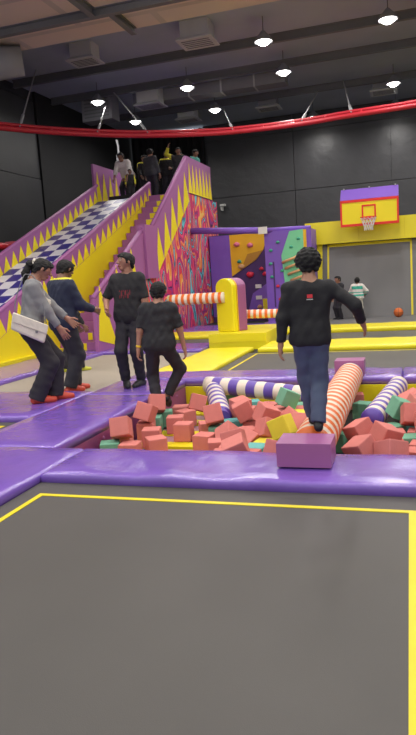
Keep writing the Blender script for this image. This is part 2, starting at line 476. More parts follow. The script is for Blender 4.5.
        for q, ln in ((1.5, .043), (.5, .049), (-.5, .046), (-1.5, .037)):
            k0 = wr + d * .054 * B + side * q * .0115 * B; dv = unit(d + side * q * .085)
            d1 = unit(dv * math.cos(cu * .6) + n * math.sin(cu * .6)); d2 = unit(dv * math.cos(cu * 1.5) + n * math.sin(cu * 1.5)); d3 = unit(dv * math.cos(cu * 2.2) + n * math.sin(cu * 2.2))
            k1 = k0 + d1 * ln * .45 * B; k2 = k1 + d2 * ln * .32 * B; k3 = k2 + d3 * ln * .23 * B
            for a, b, r0, r1 in ((k0, k1, .0060, .0054), (k1, k2, .0055, .0050), (k2, k3, .0050, .0042)):
                hp_.append(Prim(a, b, r0 * B, r1 * B, None, 1, .0025 * B))
        t0 = wr + d * .014 * B + side * .012 * B; td = unit(d * .75 + side * .65 + n * .35); td2 = unit(d * .95 + side * .25 + n * .4)
        t1 = t0 + td * .030 * B; t2 = t1 + td2 * .026 * B
        hp_ += [Prim(t0, t1, .0095 * B, .0068 * B, None, 1, .005 * B), Prim(t1, t2, .0066 * B, .0050 * B, None, 1, .003 * B)]
        shells.append(mesh_prims(hp_, hv))
    # head
    def hp3(a, b, ra, rb, fl=1, k=.1): return Prim(np.array(a) * hh, np.array(b) * hh, ra * hh, rb * hh, hf, fl, k * hh)
    head_p = [hp3((0, -.22, .22), (0, .12, .24), .74, .72), hp3((0, .20, -.18), (0, .40, -.66), .56, .31, 1, .25),
              hp3((0, .80, .06), (0, .98, -.16), .07, .12, 1, .10), hp3((-.11, .86, -.2), (.11, .86, -.2), .075, .075, 1, .06),
              hp3((-.34, .66, .26), (.34, .66, .26), .13, .13, 1, .15), hp3((-.30, .70, .08), (-.30, .71, .08), .145, .145, 1, .05), hp3((.30, .70, .08), (.30, .71, .08), .145, .145, 1, .05),
              hp3((-.16, .74, -.44), (.16, .74, -.44), .075, .075, 1, .06), hp3((-.13, .72, -.54), (.13, .72, -.54), .085, .085, 1, .06),
              hp3((-.76, .00, .10), (-.80, -.08, -.12), .13, .09, 1, .06), hp3((.76, .00, .10), (.80, -.08, -.12), .13, .09, 1, .06),
              Prim(nb, Hc + HR @ (np.array((0, -.30, -.9)) * hh), .034 * B, .034 * B, None, 1, .02)]
    shells.append(mesh_prims(head_p, max(.0042, vox * .5)))
    def colour(c):
        q = ((c - Hc) @ HR) / hh; mi = np.zeros(len(c), int)
        front = q[:, 1] > .55
        for sx in (-1, 1):
            e = np.sqrt(((q[:, 0] - sx * .30) / .12) ** 2 + ((q[:, 2] - .08) / .055) ** 2)
            mi[front & (e < 1)] = 2; mi[front & (e < .62)] = 3
            bqr = (np.abs(q[:, 0] - sx * .31) < .19) & (np.abs(q[:, 2] - .30) < .045)
            mi[front & bqr] = 3
        lp = (np.abs(q[:, 0]) < .22) & (np.abs(q[:, 2] + .49) < .10) & front; mi[lp] = 1
        return mi
    sk, lips = skin(skinc)
    build('body', shells, [sk, lips, EYEW, EYED], root, colour)
    # hair
    if hair:
        g = {'short': .10, 'thick': .20, 'quiff': .13, 'cap': .07, 'pony': .10, 'bob': .12}[hair]
        hpz = [hp3((0, -.22, .24), (0, .10, .28), .74 + g, .71 + g)]
        if hair == 'thick': hpz.append(hp3((0, -.1, .62), (0, .34, .66), .58, .50, 1, .2))
        if hair in ('short', 'quiff'): hpz.append(hp3((0, .30, .62), (0, .52, .58), .40, .30, 1, .2))
        pl = (Hc + HR @ (np.array((0, 0, .02 if hair != 'bob' else -.4)) * hh), HR @ unit((0, .72, -1)))
        pl2 = (Hc + HR @ (np.array((0, .84, 0)) * hh), HR @ np.array((0, 1, 0.0)))
        extra_h = []
        for sx in (-1, 1):
            extra_h.append(hp3((sx * .66, .26, .42), (sx * .70, .16, -.02), .15, .11, 1, .15))
            extra_h.append(hp3((sx * .60, -.45, .1), (sx * .46, -.66, -.42), .26, .20, 1, .2))
        extra_h.append(hp3((0, -.80, .1), (0, -.74, -.46), .28, .22, 1, .2))
        if hair != 'cap': extra_h += [hp3((-.42, .66, .56), (.30, .78, .60), .17, .15, 1, .15), hp3((-.1, .70, .72), (.42, .62, .58), .20, .16, 1, .15)]
        shh = [mesh_prims(extra_h, max(.006, vox * .7), fold=.03 * hh, seed=8, ffreq=4.0), mesh_prims(hpz, max(.006, vox * .7), fold=(.05 if hair == 'thick' else .028) * hh, clips=[pl, pl2], seed=3, ffreq=4.0)]
        if hair == 'pony':
            shh.append(mesh_prims([hp3((0, -.85, .35), (0, -1.25, .1), .28, .34, 1, .2), hp3((0, -1.25, .1), (.0, -1.35, -.9), .36, .34, 1, .2), hp3((0, -1.35, -.9), (0, -1.05, -2.0), .34, .14, 1, .2)], max(.006, vox * .7), fold=.035 * hh, seed=5, ffreq=3.0))
        build('hair', shh, [HAIR], root)
    # trousers
    if bottom:
        g = bottom.get('loose', .012); fl = bottom.get('flare', 0); ps = [pelv.grow(g + .004), belly.grow(g)]
        cl0 = [(W((0, 0, bottom.get('waist', .0))), T[:, 2])]
        for s in (1, -1):
            hp, kn, an = legs[s]; d = unit(an - kn); end = an + d * bottom.get('end', .0) * B
            ps.append(Prim(hp, kn, th_[s].ra + g * .8, th_[s].rb + g * 1.3 + fl * .3, None, 1, .025 * B))
            ps.append(Prim(kn, an + d * .02 * B, sk_[s].ra + g * 1.3 + fl * .3, sk_[s].rb + g * 1.5 + fl, None, 1, .02 * B, [(end, d)]))
        build('trousers', [mesh_prims(ps, vox, fold=bottom.get('fold', .006) * .6, clips=cl0, seed=11, ffreq=1.3)], [bottom['m']], root)
    if top:
        g = top.get('loose', .014); hem = top.get('hem', -.03); sl = top.get('sleeve', 1.0)
        ps = [pelv.grow(g + .016), belly.grow(g + .012), chest.grow(g), should.grow(g * .8), trap.grow(g * .5, [(W((0, 0, top.get('neck', .296))), T[:, 2])])]
        if hem < -.08:
            ps.append(Prim(np.array((-.04, 0, -.06)) * B, np.array((.04, 0, -.06)) * B, .08 * B, .08 * B, fr, .86, .03 * B))
        for s in (1, -1):
            sh, el, wr = arms[s]; ug = g * .8
            if sl <= 1.0:
                e = sh + (el - sh) * sl; d = unit(el - sh)
                ps.append(Prim(sh, el, up_[s].ra + ug, up_[s].rb + ug * 1.5, None, 1, .02 * B, [(e, d)]))
            else:
                e = el + (wr - el) * (sl - 1); d = unit(wr - el)
                ps.append(Prim(sh, el, up_[s].ra + ug, up_[s].rb + ug * 1.1, None, 1, .02 * B))
                ps.append(Prim(el, wr + d * .02, fo_[s].ra + ug * 1.1, fo_[s].rb + ug * .9, None, 1, .02 * B, [(e, d)]))
        build(top.get('name', 'shirt'), [mesh_prims(ps, vox, fold=top.get('fold', .006) * .55, clips=[(W((0, 0, hem)), -T[:, 2])], seed=21, ffreq=1.5)], top['ms'] if 'ms' in top else [top['m']], root,
              (lambda c: top['paint'](((c - o) @ T) / B)) if 'paint' in top else None)
    if shoes:
        for s in (1, -1):
            cl = [((0, 0, legs[s][2][2] + .012), (0, 0, 1.0))]
            ps = [q.grow(.006 * B) for q in ft_[s]]
            build('shoe', [mesh_prims(ps, max(.005, vox * .7), clips=cl)], [shoes], root)
    info = dict(W=W, T=T, B=B, arms=arms, legs=legs, Hc=Hc, HR=HR, hh=hh, root=root, o=o)
    if extras: extras(info)
    return info

def ring_band(name, c, d, r, w, m, parent):
    bm = bmesh.new(); d = Vector(unit(d)); c = Vector(c)
    tube(bm, [c - d * w / 2, c - d * w / 4, c + d * w / 4, c + d * w / 2], r, 14, rs=[r, r * 1.08, r * 1.08, r])
    return obj(name, bm, m, parent, smooth=True)
# ------------------------------------------------------------------ camera
F = 640.0
cd = bpy.data.cameras.new('camera'); cam = bpy.data.objects.new('camera', cd); COL.objects.link(cam)
cd.sensor_fit = 'VERTICAL'; cd.sensor_height = 24.0; cd.lens = F / 735.0 * 24.0; cd.clip_end = 200
cam.matrix_world = Matrix.Translation((0, 0, 1.3)) @ (Matrix.Rotation(math.radians(17.8), 4, 'Z') @ Matrix.Rotation(math.radians(82.0), 4, 'X') @ Matrix.Rotation(math.radians(-3.7), 4, 'Z'))
SC.camera = cam

# ------------------------------------------------------------------ setting: floor, pit, walls, ceiling
PU0, PU1, PV0, PV1, PZ = -2.78, 1.9, 4.37, 7.60, -0.33
bm = bmesh.new()
for a in ((-12, PU0, -3, 27.2), (PU1, 7, -3, 27.2), (PU0, PU1, -3, PV0), (PU0, PU1, PV1, 27.2)):
    box(bm, a[0], a[1], a[2], a[3], -0.5, DZ)
box(bm, PU0, PU1, PV0, PV1, -0.5, PZ)
struct('floor', bm, DECKB)
# pit walls
bm = bmesh.new(); box(bm, PU0, PU0 + .03, PV0, PV1, PZ, DZ); struct('wall_pit_left', bm, MAROON)
bm = bmesh.new(); box(bm, PU0 + .03, PU1, PV1 - .03, PV1, PZ, DZ); struct('wall_pit_back', bm, YELLOW)
bm = bmesh.new(); box(bm, PU0 + .03, PU1, PV0, PV0 + .03, PZ, DZ); struct('wall_pit_front', bm, MAROON)
for i, v in enumerate((4.75, 5.25, 5.75, 6.25, 6.75, 7.25)):
    bm = bmesh.new(); lathe(bm, [(0, .008), (.014, .006), (.02, 0)], 12); bm.transform(Matrix.Rotation(PI / 2, 4, 'Y'))
    o = obj('bolt', bm, MAUVE, smooth=True, loc=(PU0 + .03, v, -.12)); o['kind'] = 'structure'; o.name = 'trim_%d' % (i + 1)

def board_wall(name, axis, at, a0, a1, z1, pw, ph, m, sign):
    """a wall clad with big boards that bulge very slightly: axis 'x' = wall along x at y=at"""
    bm = bmesh.new(); rs = np.random.RandomState(4)
    n = max(1, int(round((a1 - a0) / pw))); w = (a1 - a0) / n; z = DZ; k = 0
    while z < z1 - .01:
        zt = min(z1, z + ph)
        for i in range(n):
            p0, p1 = a0 + i * w, a0 + (i + 1) * w; e = .012 + .02 * rs.rand(); q0 = at; q1 = at - sign * (.06 + e)
            lo, hi = min(q0, q1), max(q0, q1)
            if axis == 'x': box(bm, p0 + .012, p1 - .012, lo, hi, z + .012, zt - .012)
            else: box(bm, lo, hi, p0 + .012, p1 - .012, z + .012, zt - .012)
        z = zt
    if axis == 'x': box(bm, a0, a1, min(at, at + sign * .15), max(at, at + sign * .15), DZ, z1)
    else: box(bm, min(at, at + sign * .15), max(at, at + sign * .15), a0, a1, DZ, z1)
    return struct(name, bm, m)
board_wall('wall_back', 'x', 27.0, -8.2, 7.0, 7.6, 3.4, 2.33, BLACKW, 1)
board_wall('wall_left', 'y', -11.6, -3.0, 19.2, 7.6, 3.1, 2.45, BLACKW2, -1)
bm = bmesh.new(); box(bm, -11.6, -11.45, 19.2, 27.0, DZ, 7.6); struct('wall_left_rear', bm, CURTAIN)
bm = bmesh.new()
pts = []
for i in range(80):
    x = -11.4 + 3.3 * i / 79; pts.append((x, 26.7 + .09 * math.sin(i * .9) + .04 * math.sin(i * 2.3)))
for a, b in zip(pts, pts[1:]):
    prism(bm, [(a[0], a[1], DZ), (b[0], b[1], DZ), (b[0], b[1], 7.5), (a[0], a[1], 7.5)], (0, .02, 0))
tag(obj('stage_drape', bm, CURTAIN, smooth=False), 'tall black drape hanging at the far back left, behind the slide platform', 'curtain')
bm = bmesh.new(); box(bm, 6.85, 7.0, -3, 27, DZ, 7.6); struct('wall_right', bm, BLACKW)
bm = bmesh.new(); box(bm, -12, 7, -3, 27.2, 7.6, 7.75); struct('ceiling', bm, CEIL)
# dropped soffit of foil-faced panels over the near part of the hall
bm = bmesh.new(); box(bm, -12, 2.6, 3.0, 13.15, 6.5, 7.6); struct('ceiling_soffit', bm, SOFFIT)
def beam(label, x0, x1, y0, y1, z0, z1, m=STEEL):
    cx, cy, cz = (x0 + x1) / 2, (y0 + y1) / 2, z0
    bm = bmesh.new(); 
    if x1 - x0 > y1 - y0:
        h = (y1 - y0); box(bm, x0 - cx, x1 - cx, -h / 2, h / 2, 0, .02); box(bm, x0 - cx, x1 - cx, -h / 2, h / 2, z1 - z0 - .02, z1 - z0); box(bm, x0 - cx, x1 - cx, -.015, .015, .02, z1 - z0 - .02)
    else:
        h = (x1 - x0); box(bm, -h / 2, h / 2, y0 - cy, y1 - cy, 0, .02); box(bm, -h / 2, h / 2, y0 - cy, y1 - cy, z1 - z0 - .02, z1 - z0); box(bm, -.015, .015, y0 - cy, y1 - cy, .02, z1 - z0 - .02)
    return tag(obj('roof_beam', bm, m, loc=(cx, cy, cz)), label, 'beam')
beam('dark roof beam running across under the foil-panelled soffit at top left', -11.3, 2.5, 11.85, 11.98, 6.34, 6.5)
beam('short dark beam running lengthwise under the soffit, meeting the cross beam', -5.72, -5.60, 9.8, 11.85, 6.34, 6.5)
beam('dark beam lengthwise under the soffit beyond the cross beam', -5.4, -5.28, 11.98, 13.1, 6.36, 6.5)
beam('dark ceiling beam crossing the hall just beyond the soffit edge', -11.4, 6.8, 17.9, 18.02, 7.38, 7.6)
beam('dark ceiling beam crossing the hall above the slide platform', -11.4, 6.8, 20.1, 20.22, 7.38, 7.6)
beam('dark ceiling beam crossing the hall far back, before the black wall', -11.4, 6.8, 23.3, 23.42, 7.38, 7.6)
# ducts
def duct_box(label, x, y, z0, z1, w, d, m=DUCT, lip=.10):
    t = thing('air_diffuser', label, 'air vent', (x, y, z0), 0, 'air diffusers hanging from the dark ceiling')
    bm = bmesh.new(); box(bm, -w / 2, w / 2, -d / 2, d / 2, .10, z1 - z0); obj('duct_body', bm, DUCTG if m is DUCTG else DUCT, t)
    bm = bmesh.new()
    W2, D2 = w / 2 + lip, d / 2 + lip
    a = [bm.verts.new(p) for p in ((-w / 2, -d / 2, .1), (w / 2, -d / 2, .1), (w / 2, d / 2, .1), (-w / 2, d / 2, .1))]
    b = [bm.verts.new(p) for p in ((-W2, -D2, .03), (W2, -D2, .03), (W2, D2, .03), (-W2, D2, .03))]
    c = [bm.verts.new(p) for p in ((-W2, -D2, 0), (W2, -D2, 0), (W2, D2, 0), (-W2, D2, 0))]
    for p, q in ((a, b), (b, c)):
        for i in range(4): bm.faces.new((p[i], p[(i + 1) % 4], q[(i + 1) % 4], q[i]))
    bm.faces.new(list(reversed(a))); bm.faces.new(c)
    bmesh.ops.recalc_face_normals(bm, faces=bm.faces[:]); obj('flared_hood', bm, DUCT, t)
    bm = bmesh.new()
    for i in range(5): box(bm, -w / 2, w / 2, -d / 2 + (i + .5) * d / 5 - .012, -d / 2 + (i + .5) * d / 5 + .012, -.012, 0)
    obj('grille', bm, STEEL, t)
    return t
duct_box('pale air diffuser box below the left end of the soffit', -8.1, 16.3, 7.15, 7.6, .62, .5)
duct_box('large pale air diffuser box at top centre, beside the soffit edge', -4.95, 16.3, 7.12, 7.6, .72, .6)
duct_box('white air diffuser box on the long duct, right of the bright lamp at left', -8.05, 20.7, 7.0, 7.6, .74, .55)
duct_box('small pale diffuser box far back, left of the central cables', -7.85, 24.0, 7.2, 7.6, .66, .5)
duct_box('small grey diffuser box far back, right of centre above the red rail', -4.75, 24.0, 7.2, 7.6, .66, .5, DUCTG)
duct_box('grey air diffuser box at the right, above the red rail', -.72, 23.8, 7.15, 7.6, .70, .6, DUCTG)
duct_box('grey air diffuser at the very top of the picture, left of the brightest lamp', -.9, 14.9, 7.2, 7.6, .6, .5, DUCTG)
t = thing('air_plenum', 'grey square air plenum box on the ceiling at left, behind a lit lamp', 'air duct', (-9.9, 20.75, 6.76))
bm = bmesh.new(); box(bm, -.55, .55, -.3, .3, 0, .84); obj('box_body', bm, DUCTG, t, bevel=.015)
bm = bmesh.new()
for i in range(6): box(bm, -.45, .45, -.315, -.3, .1 + i * .11, .14 + i * .11)
obj('grille', bm, STEEL, t)
t = thing('air_duct', 'long grey rectangular air duct running across under the far ceiling', 'air duct', (-6.2, 21.3, 7.22))
bm = bmesh.new(); box(bm, -2.6, 2.6, -.28, .28, 0, .36); obj('duct_run', bm, DUCTG, t)
for x in (-1.7, -.6, .5, 1.6):
    bm = bmesh.new(); box(bm, x - .025, x + .025, -.3, .3, -.02, .37); obj('flange', bm, DUCT, t)
t = thing('air_duct', 'fat dull grey air duct hanging at the upper left corner below the soffit', 'air duct', (-8.75, 12.6, 6.1))
bm = bmesh.new(); tube(bm, [(-2.6, .1, .03), (-1.2, .05, .03), (-.3, .0, .03), (.5, .1, .06), (.85, .3, .09)], .3, 18, rs=[.36, .36, .36, .34, .30]); obj('duct_run', bm, DUCTG, t, smooth=True)
for x in (-1.9, -.9):
    bm = bmesh.new(); tube(bm, [(x - .03, .06, .02), (x + .03, .06, .02)], .375, 18); obj('flange', bm, DUCTG, t)

# ------------------------------------------------------------------ pendant lamps (a regular grid) - they light the hall
LU = (-9.3, -6.3, -3.35, -.37, 2.6, 5.4); LV = (13.9, 16.65, 19.35, 22.3, 25.4)
LNAMES = {(0, 2): 'lit round pendant lamp in front of the grey plenum box at left', (0, 3): 'small lit pendant lamp low at left, above the red rail',
          (1, 2): 'lit pendant lamp on the long duct, left of the picture centre', (1, 3): 'small lit pendant lamp just above the red rail at mid picture',
          (2, 0): 'lit pendant lamp cut by the top picture edge, right of the soffit', (2, 1): 'lit pendant lamp upper right of centre, with a blue haze below',
          (2, 2): 'lit pendant lamp right of centre, midway between red rail and top', (3, 1): 'brightest lit pendant lamp at the top right corner',
          (3, 4): 'small flat lit pendant lamp at right just above the red rail', (2, 4): 'small lit pendant lamp far back, right of the cable pair above the backboard'}
ORD = ['first', 'second', 'third', 'fourth', 'fifth', 'sixth', 'seventh', 'eighth', 'ninth', 'tenth', 'eleventh', 'twelfth', 'thirteenth', 'fourteenth', 'fifteenth',
       'sixteenth', 'seventeenth', 'eighteenth', 'nineteenth', 'twentieth']
def ordinal(i):
    if i < 20: return ORD[i]
    tens = {2: 'twenty', 3: 'thirty', 4: 'forty', 5: 'fifty'}[(i + 1) // 10]
    return tens + '-' + ORD[(i + 1) % 10 - 1] if (i + 1) % 10 else {2: 'twentieth', 3: 'thirtieth', 4: 'fortieth', 5: 'fiftieth'}[(i + 1) // 10]
lamp_meshes = None
def lamp(x, y, z, ztop, label, power, up=0.0):
    global lamp_meshes
    if lamp_meshes is None:
        r = thing('pendant_lamp', label, 'lamp', (x, y, z), 0, 'pendant lamps of the hall')
        bm = bmesh.new(); lathe(bm, [(0, .26), (.05, .25), (.09, .20), (.16, .13), (.22, .03), (.235, .0), (.222, .0), (.21, .03), (.0, .11)], 24); h = obj('housing', bm, DUCTG, r, smooth=True)
        bm = bmesh.new(); lathe(bm, [(0, -.09), (.08, -.075), (.135, -.04), (.165, .012), (0, .03)], 24); l = obj('lens', bm, LENS, r, smooth=True)
        bm = bmesh.new(); tube(bm, [(0, 0, .24), (0, 0, 1)], .012, 8); s = obj('stem', bm, STEEL, r)
        lamp_meshes = (h, l, s)
    else:
        r = thing('pendant_lamp', label, 'lamp', (x, y, z), 0, 'pendant lamps of the hall')
        for q in lamp_meshes[:3]:
            c = q.copy(); COL.objects.link(c); c.parent = r; c.name = q.name.split('.')[0]
            if q is lamp_meshes[2]: s = c
    s.scale = (1, 1, 1); s.location = (0, 0, 0)
    k = (ztop - z - .24) / .76; s.scale = (1, 1, k); s.location = (0, 0, .24 - .24 * k)
    ld = bpy.data.lights.new('lamp_light', 'AREA'); ld.shape = 'DISK'; ld.size = .4; ld.energy = power; ld.color = (1, .965, .92); ld.spread = PI * .94
    lo = bpy.data.objects.new('lamp_light', ld); COL.objects.link(lo); lo.parent = r; lo.location = (0, 0, -.14)
    if up > 0:  # upward fill added to brighten the soffit, not a part of the lamp
        ld = bpy.data.lights.new('soffit_fill_light', 'AREA'); ld.shape = 'DISK'; ld.size = .4; ld.energy = up; ld.color = (1, .93, .86)
        lo = bpy.data.objects.new('soffit_fill_light', ld); COL.objects.link(lo); lo.parent = r; lo.location = (0, 0, .28); lo.rotation_euler = (PI, 0, 0)
PW = 52.0
for i, u in enumerate(LU):
    for j, v in enumerate(LV):
        if (i, j) in ((0, 1), (1, 0), (1, 1), (3, 2), (2, 3), (0, 4), (1, 4), (0, 0)): continue
        lb = LNAMES.get((i, j), 'pendant lamp, %s from the left wall, in the %s lamp row beyond the soffit' % (ORD[i], ORD[j]))
        lamp(u, v, 7.0, 7.6, lb, PW)
for i, u in enumerate((-9.3, -6.3, -3.35, -.37, 2.6 + .6, 5.4)):
    for j, v in enumerate((10.6, 7.7, 4.9, 2.1, -.7)):
        if i < 2 and j == 0: continue
        under = u < 2.6 and 3 < v < 13.1
        lamp(u, v, 5.9 if under else 6.9, 6.5 if under else 7.6, 'pendant lamp, %s from the left wall, in the %s row before the soffit edge' % (ORD[i], ORD[j]), PW * .8, 14.0 if under else 0)

# ------------------------------------------------------------------ red ring rail on cables
ring_pts = [(-11.0, 8.5), (-10.9, 10.9), (-10.3, 12.75), (-9.50, 14.18), (-8.55, 15.45), (-7.05, 16.85), (-5.28, 17.78), (-4.0, 18.06), (-2.7, 18.1), (-1.37, 17.9), (.24, 17.75), (1.9, 17.3), (3.6, 16.3), (5.2, 14.6)]
def catmull(P, n=6):
    P = [np.array(p, float) for p in P]; out = []
    P = [2 * P[0] - P[1]] + P + [2 * P[-1] - P[-2]]
    for i in range(1, len(P) - 2):
        for k in range(n):
            t = k / n; a, b, c, d = P[i - 1:i + 3]
            out.append(.5 * (2 * b + (c - a) * t + (2 * a - 5 * b + 4 * c - d) * t * t + (3 * b - a - 3 * c + d) * t ** 3))
    out.append(P[-2]); return out
RZ = 5.25
rp = catmull(ring_pts)
t = thing('ring_rail', 'big curved red tube rail hung on cables below the ceiling', 'rail', (-5, 17, RZ))
bm = bmesh.new(); tube(bm, [(p[0] + 5, p[1] - 17, 0) for p in rp], .065, 12); obj('lower_tube', bm, REDP, t, smooth=True)
bm = bmesh.new(); tube(bm, [(p[0] + 5, p[1] - 17 + .12, .12) for p in rp], .045, 10); obj('upper_tube', bm, REDP, t, smooth=True)
for k in range(3, len(rp) - 2, 4):
    bm = bmesh.new(); p = rp[k]; tube(bm, [(p[0] + 5, p[1] - 17, .03), (p[0] + 5, p[1] - 17 + .12, .12)], .03, 8); obj('clamp', bm, REDP, t)
def cable(label, a, b, r=.018):
    t = thing('suspension_cable', label, 'cable', a); v = Vector(b) - Vector(a)
    bm = bmesh.new(); tube(bm, [(0, 0, 0), v], r, 8); obj('wire_rope', bm, CABLE, t)
    bm = bmesh.new(); tube(bm, [v * .04, v * .07, v * .17, v * .20], r * 2, 8, rs=[r, r * 2.2, r * 2.2, r]); obj('turnbuckle', bm, CABLE, t)
def near_ring(u):
    return min(rp, key=lambda p: abs(p[0] - u))
for u, top, lb in ((-9.15, (-10.19, 17.3), 'thin steel cable at far left holding the red rail'), (-7.80, (-9.75, 21.1), 'steel cable left of the grey plenum, slanting right up from the red rail'),
                   (-6.75, (-9.19, 20.3), 'steel cable slanting left up from the red rail, right of the plenum box'), (-4.60, (-6.55, 24.3), 'steel cable slanting left, under the central lamp at mid picture'),
                   (-2.78, (-2.97, 24.0), 'steel cable slanting right up from the red rail, right of centre'), (-1.45, (-2.0, 23.04), 'steel cable slanting left, rightmost of those on the red rail')):
    p = near_ring(u); cable(lb, (p[0], p[1], RZ + .08), (top[0], top[1], 7.55))
# ------------------------------------------------------------------ trampolines and pads
bed('dark grey trampoline bed with a yellow border line, filling the foreground', -2.46, .10, -1.2, 3.73, (-2.33, 0.095, -.6, 3.50), lw=.036, rw=3.4)
bed('narrow dark trampoline at the left edge, before the pad the woman stands on', -5.9, -3.66, 4.40, 5.46, (-5.7, -3.85, 4.5, 5.30))
bed('pale beige trampoline bed behind the woman and the people at left', -5.56, -3.66, 6.88, 10.9, None, BEDB)
bed('grey trampoline beyond the pit, right of the yellow lane pad', -2.66, 2.0, 8.30, 10.62, (-2.50, 1.9, 8.42, 10.5))
bed('grey trampoline strip between the two long yellow pads at right', -2.6, 2.0, 11.75, 13.7, None)
bed('dark trampoline strip behind the purple pad, left of the sweeper base', -5.5, -3.62, 12.0, 13.3, None)
bed('grey trampoline floor where the two small children play, under the wall mat', -2.7, 2.0, 14.75, 17.72, None, WALLBED)

pad('safety_pad', 'long glossy purple vinyl pad across the front of the foam pit', -2.46, 1.95, 3.72, 4.375, top=.04, amp=.010)
pad('safety_pad', 'purple vinyl pad at the left edge beside the foreground trampoline', -3.40, -2.465, -1.2, 4.372, top=.038)
pad('safety_pad', 'purple vinyl lane pad along the left pit wall, nearer half', -3.66, -2.75, 4.38, 6.60, top=.035)
pad('safety_pad', 'purple vinyl lane pad along the left pit wall, farther half under the man', -3.66, -2.75, 6.605, 7.60, top=.035)
pad('safety_pad', 'purple pad at left the woman with the white bag stands on', -6.2, -3.67, 5.46, 6.88, top=.03)
pad('safety_pad', 'purple pad along the back of the pit, left of the striped beam', -3.66, -.10, 7.605, 8.30, top=.035)
pad('safety_pad', 'purple pad along the back of the pit, right of the striped beam', -.095, 1.95, 7.605, 8.30, top=.035)
pad('safety_pad', 'long purple pad at the foot of the chequered slide', -6.62, -5.56, 5.6, 10.9, top=.03)
pad('safety_pad', 'purple pad before the staircase foot, behind the young man', -6.62, -5.0, 10.92, 12.0, top=.03)
pad('safety_pad', 'purple pad behind the boy in black, left of the yellow sweeper base', -4.98, -3.62, 10.92, 12.0, top=.03)
pad('safety_pad', 'flat yellow lane pad leading from the pit to the sweeper', -3.52, -2.665, 8.31, 11.05, YELLOW, top=.03)
pad('safety_pad', 'long yellow pad crossing at right, the nearer of the two', -2.50, 2.0, 10.63, 11.75, YELLOW, top=.05)
pad('safety_pad', 'long yellow pad crossing at right, the farther, before the small children', -2.50, 2.0, 13.70, 14.74, YELLOW, top=.06)
pad('safety_pad', 'yellow pad behind the sweeper arm, under the graffiti mural', -5.5, -3.62, 13.32, 14.5, YELLOW, top=.04)
pad('safety_pad', 'yellow pad to the right of the sweeper, before the climbing tower', -3.6, -2.52, 13.35, 14.74, YELLOW, top=.05)
pad('safety_pad', 'purple pad at the foot of the graffiti mural', -5.5, -3.62, 14.52, 16.2, top=.04)
pad('safety_pad', 'purple pad at the foot of the climbing tower', -3.6, -2.72, 14.76, 16.9, top=.05)

# ------------------------------------------------------------------ chequered slide
SU0, SU1 = -8.40, -6.75
def sz(v): return max(0.0, .60 + .41 * (v - 9.45))
V0 = 9.45 - .60 / .41; V1 = 16.80
sl = thing('slide', 'steep blue and white chequered slide with mauve and yellow toothed sides', 'slide', ((SU0 + SU1) / 2, V0, DZ))
sx = -(SU0 + SU1) / 2; sy = -V0; szo = -DZ
def lp(u, v, z): return (u + sx, v + sy, z + szo)
bm = bmesh.new(); ncol, nrow = 5, 27
g = [[bm.verts.new(lp(SU0 + .06 + (SU1 - SU0 - .12) * i / ncol, V0 + (V1 - V0) * j / nrow, sz(V0 + (V1 - V0) * j / nrow) + .012 * math.sin(j * 1.1 + i * .5))) for i in range(ncol + 1)] for j in range(nrow + 1)]
for j in range(nrow):
    for i in range(ncol):
        bm.faces.new((g[j][i], g[j][i + 1], g[j + 1][i + 1], g[j + 1][i])).material_index = (i + j) % 2
rim = [g[0][i] for i in range(ncol + 1)] + [g[j][-1] for j in range(1, nrow + 1)] + [g[-1][i] for i in range(ncol - 1, -1, -1)] + [g[j][0] for j in range(nrow - 1, 0, -1)]
low = [bm.verts.new((v.co.x, v.co.y, v.co.z - .10)) for v in rim]
for i in range(len(rim)):
    bm.faces.new((rim[i], low[i], low[(i + 1) % len(rim)], rim[(i + 1) % len(rim)])).material_index = 1
bm.faces.new(low); bmesh.ops.recalc_face_normals(bm, faces=bm.faces[:])
obj('slide_surface', bm, [BLUEC, WHITEC], sl)
def toothed(parent, side, u0, u1, n, zfun, va, vb, base, tip, name, conv, thick=.006, mats=None):
    """a mauve guard board between z = zfun + base and zfun + tip with yellow teeth on both faces"""
    bm = bmesh.new(); prism(bm, [conv(u0, va, zfun(va) + base), conv(u0, vb, zfun(vb) + base), conv(u0, vb, zfun(vb) + tip), conv(u0, va, zfun(va) + tip)], (u1 - u0, 0, 0))
    gd = obj(name, bm, MAUVE, parent)
    bm = bmesh.new()
    for q in range(n):
        a = va + (vb - va) * q / n; b = va + (vb - va) * (q + 1) / n; m = (a + b) / 2
        for uu, th in ((u1, thick), (u0, -thick)):
            prism(bm, [conv(uu, a + .01, zfun(a) + base + .01), conv(uu, b - .01, zfun(b) + base + .01), conv(uu, m, zfun(m) + base + (tip - base) * .82)], (th, 0, 0))
    obj('yellow_teeth', bm, YPAINT, gd)
    return gd
# side wall (yellow) under the right guard, and under the left one
for u0, u1 in ((SU1 - .06, SU1), (SU0, SU0 + .06)):
    bm = bmesh.new(); prism(bm, [lp(u0, V0, DZ), lp(u0, V1, DZ), lp(u0, V1, sz(V1) - .02), lp(u0, V0, 0)], (u1 - u0, 0, 0)); obj('side_wall', bm, YPAINT, sl)
toothed(sl, 1, SU1 - .07, SU1 + .01, 29, sz, V0 + .1, 16.9, -.10, .30, 'guard_board', lp)
toothed(sl, -1, SU0 - .01, SU0 + .07, 29, sz, V0 + .1, 16.8, -.02, .40, 'guard_board', lp)
for (u, nm) in ((SU1 - .03, .31), (SU0 + .03, .41)):
    bm = bmesh.new(); tube(bm, [lp(u, V0 + .1, sz(V0 + .1) + nm), lp(u, 16.9, sz(16.9) + nm)], .045, 10); obj('cap_rail', bm, MAUVE, sl, smooth=True)
bm = bmesh.new(); box(bm, SU1 + sx, SU1 + sx + .10, 0, 12.2 + sy, 0, .14); obj('kerb', bm, YELLOW, sl, bevel=.02)

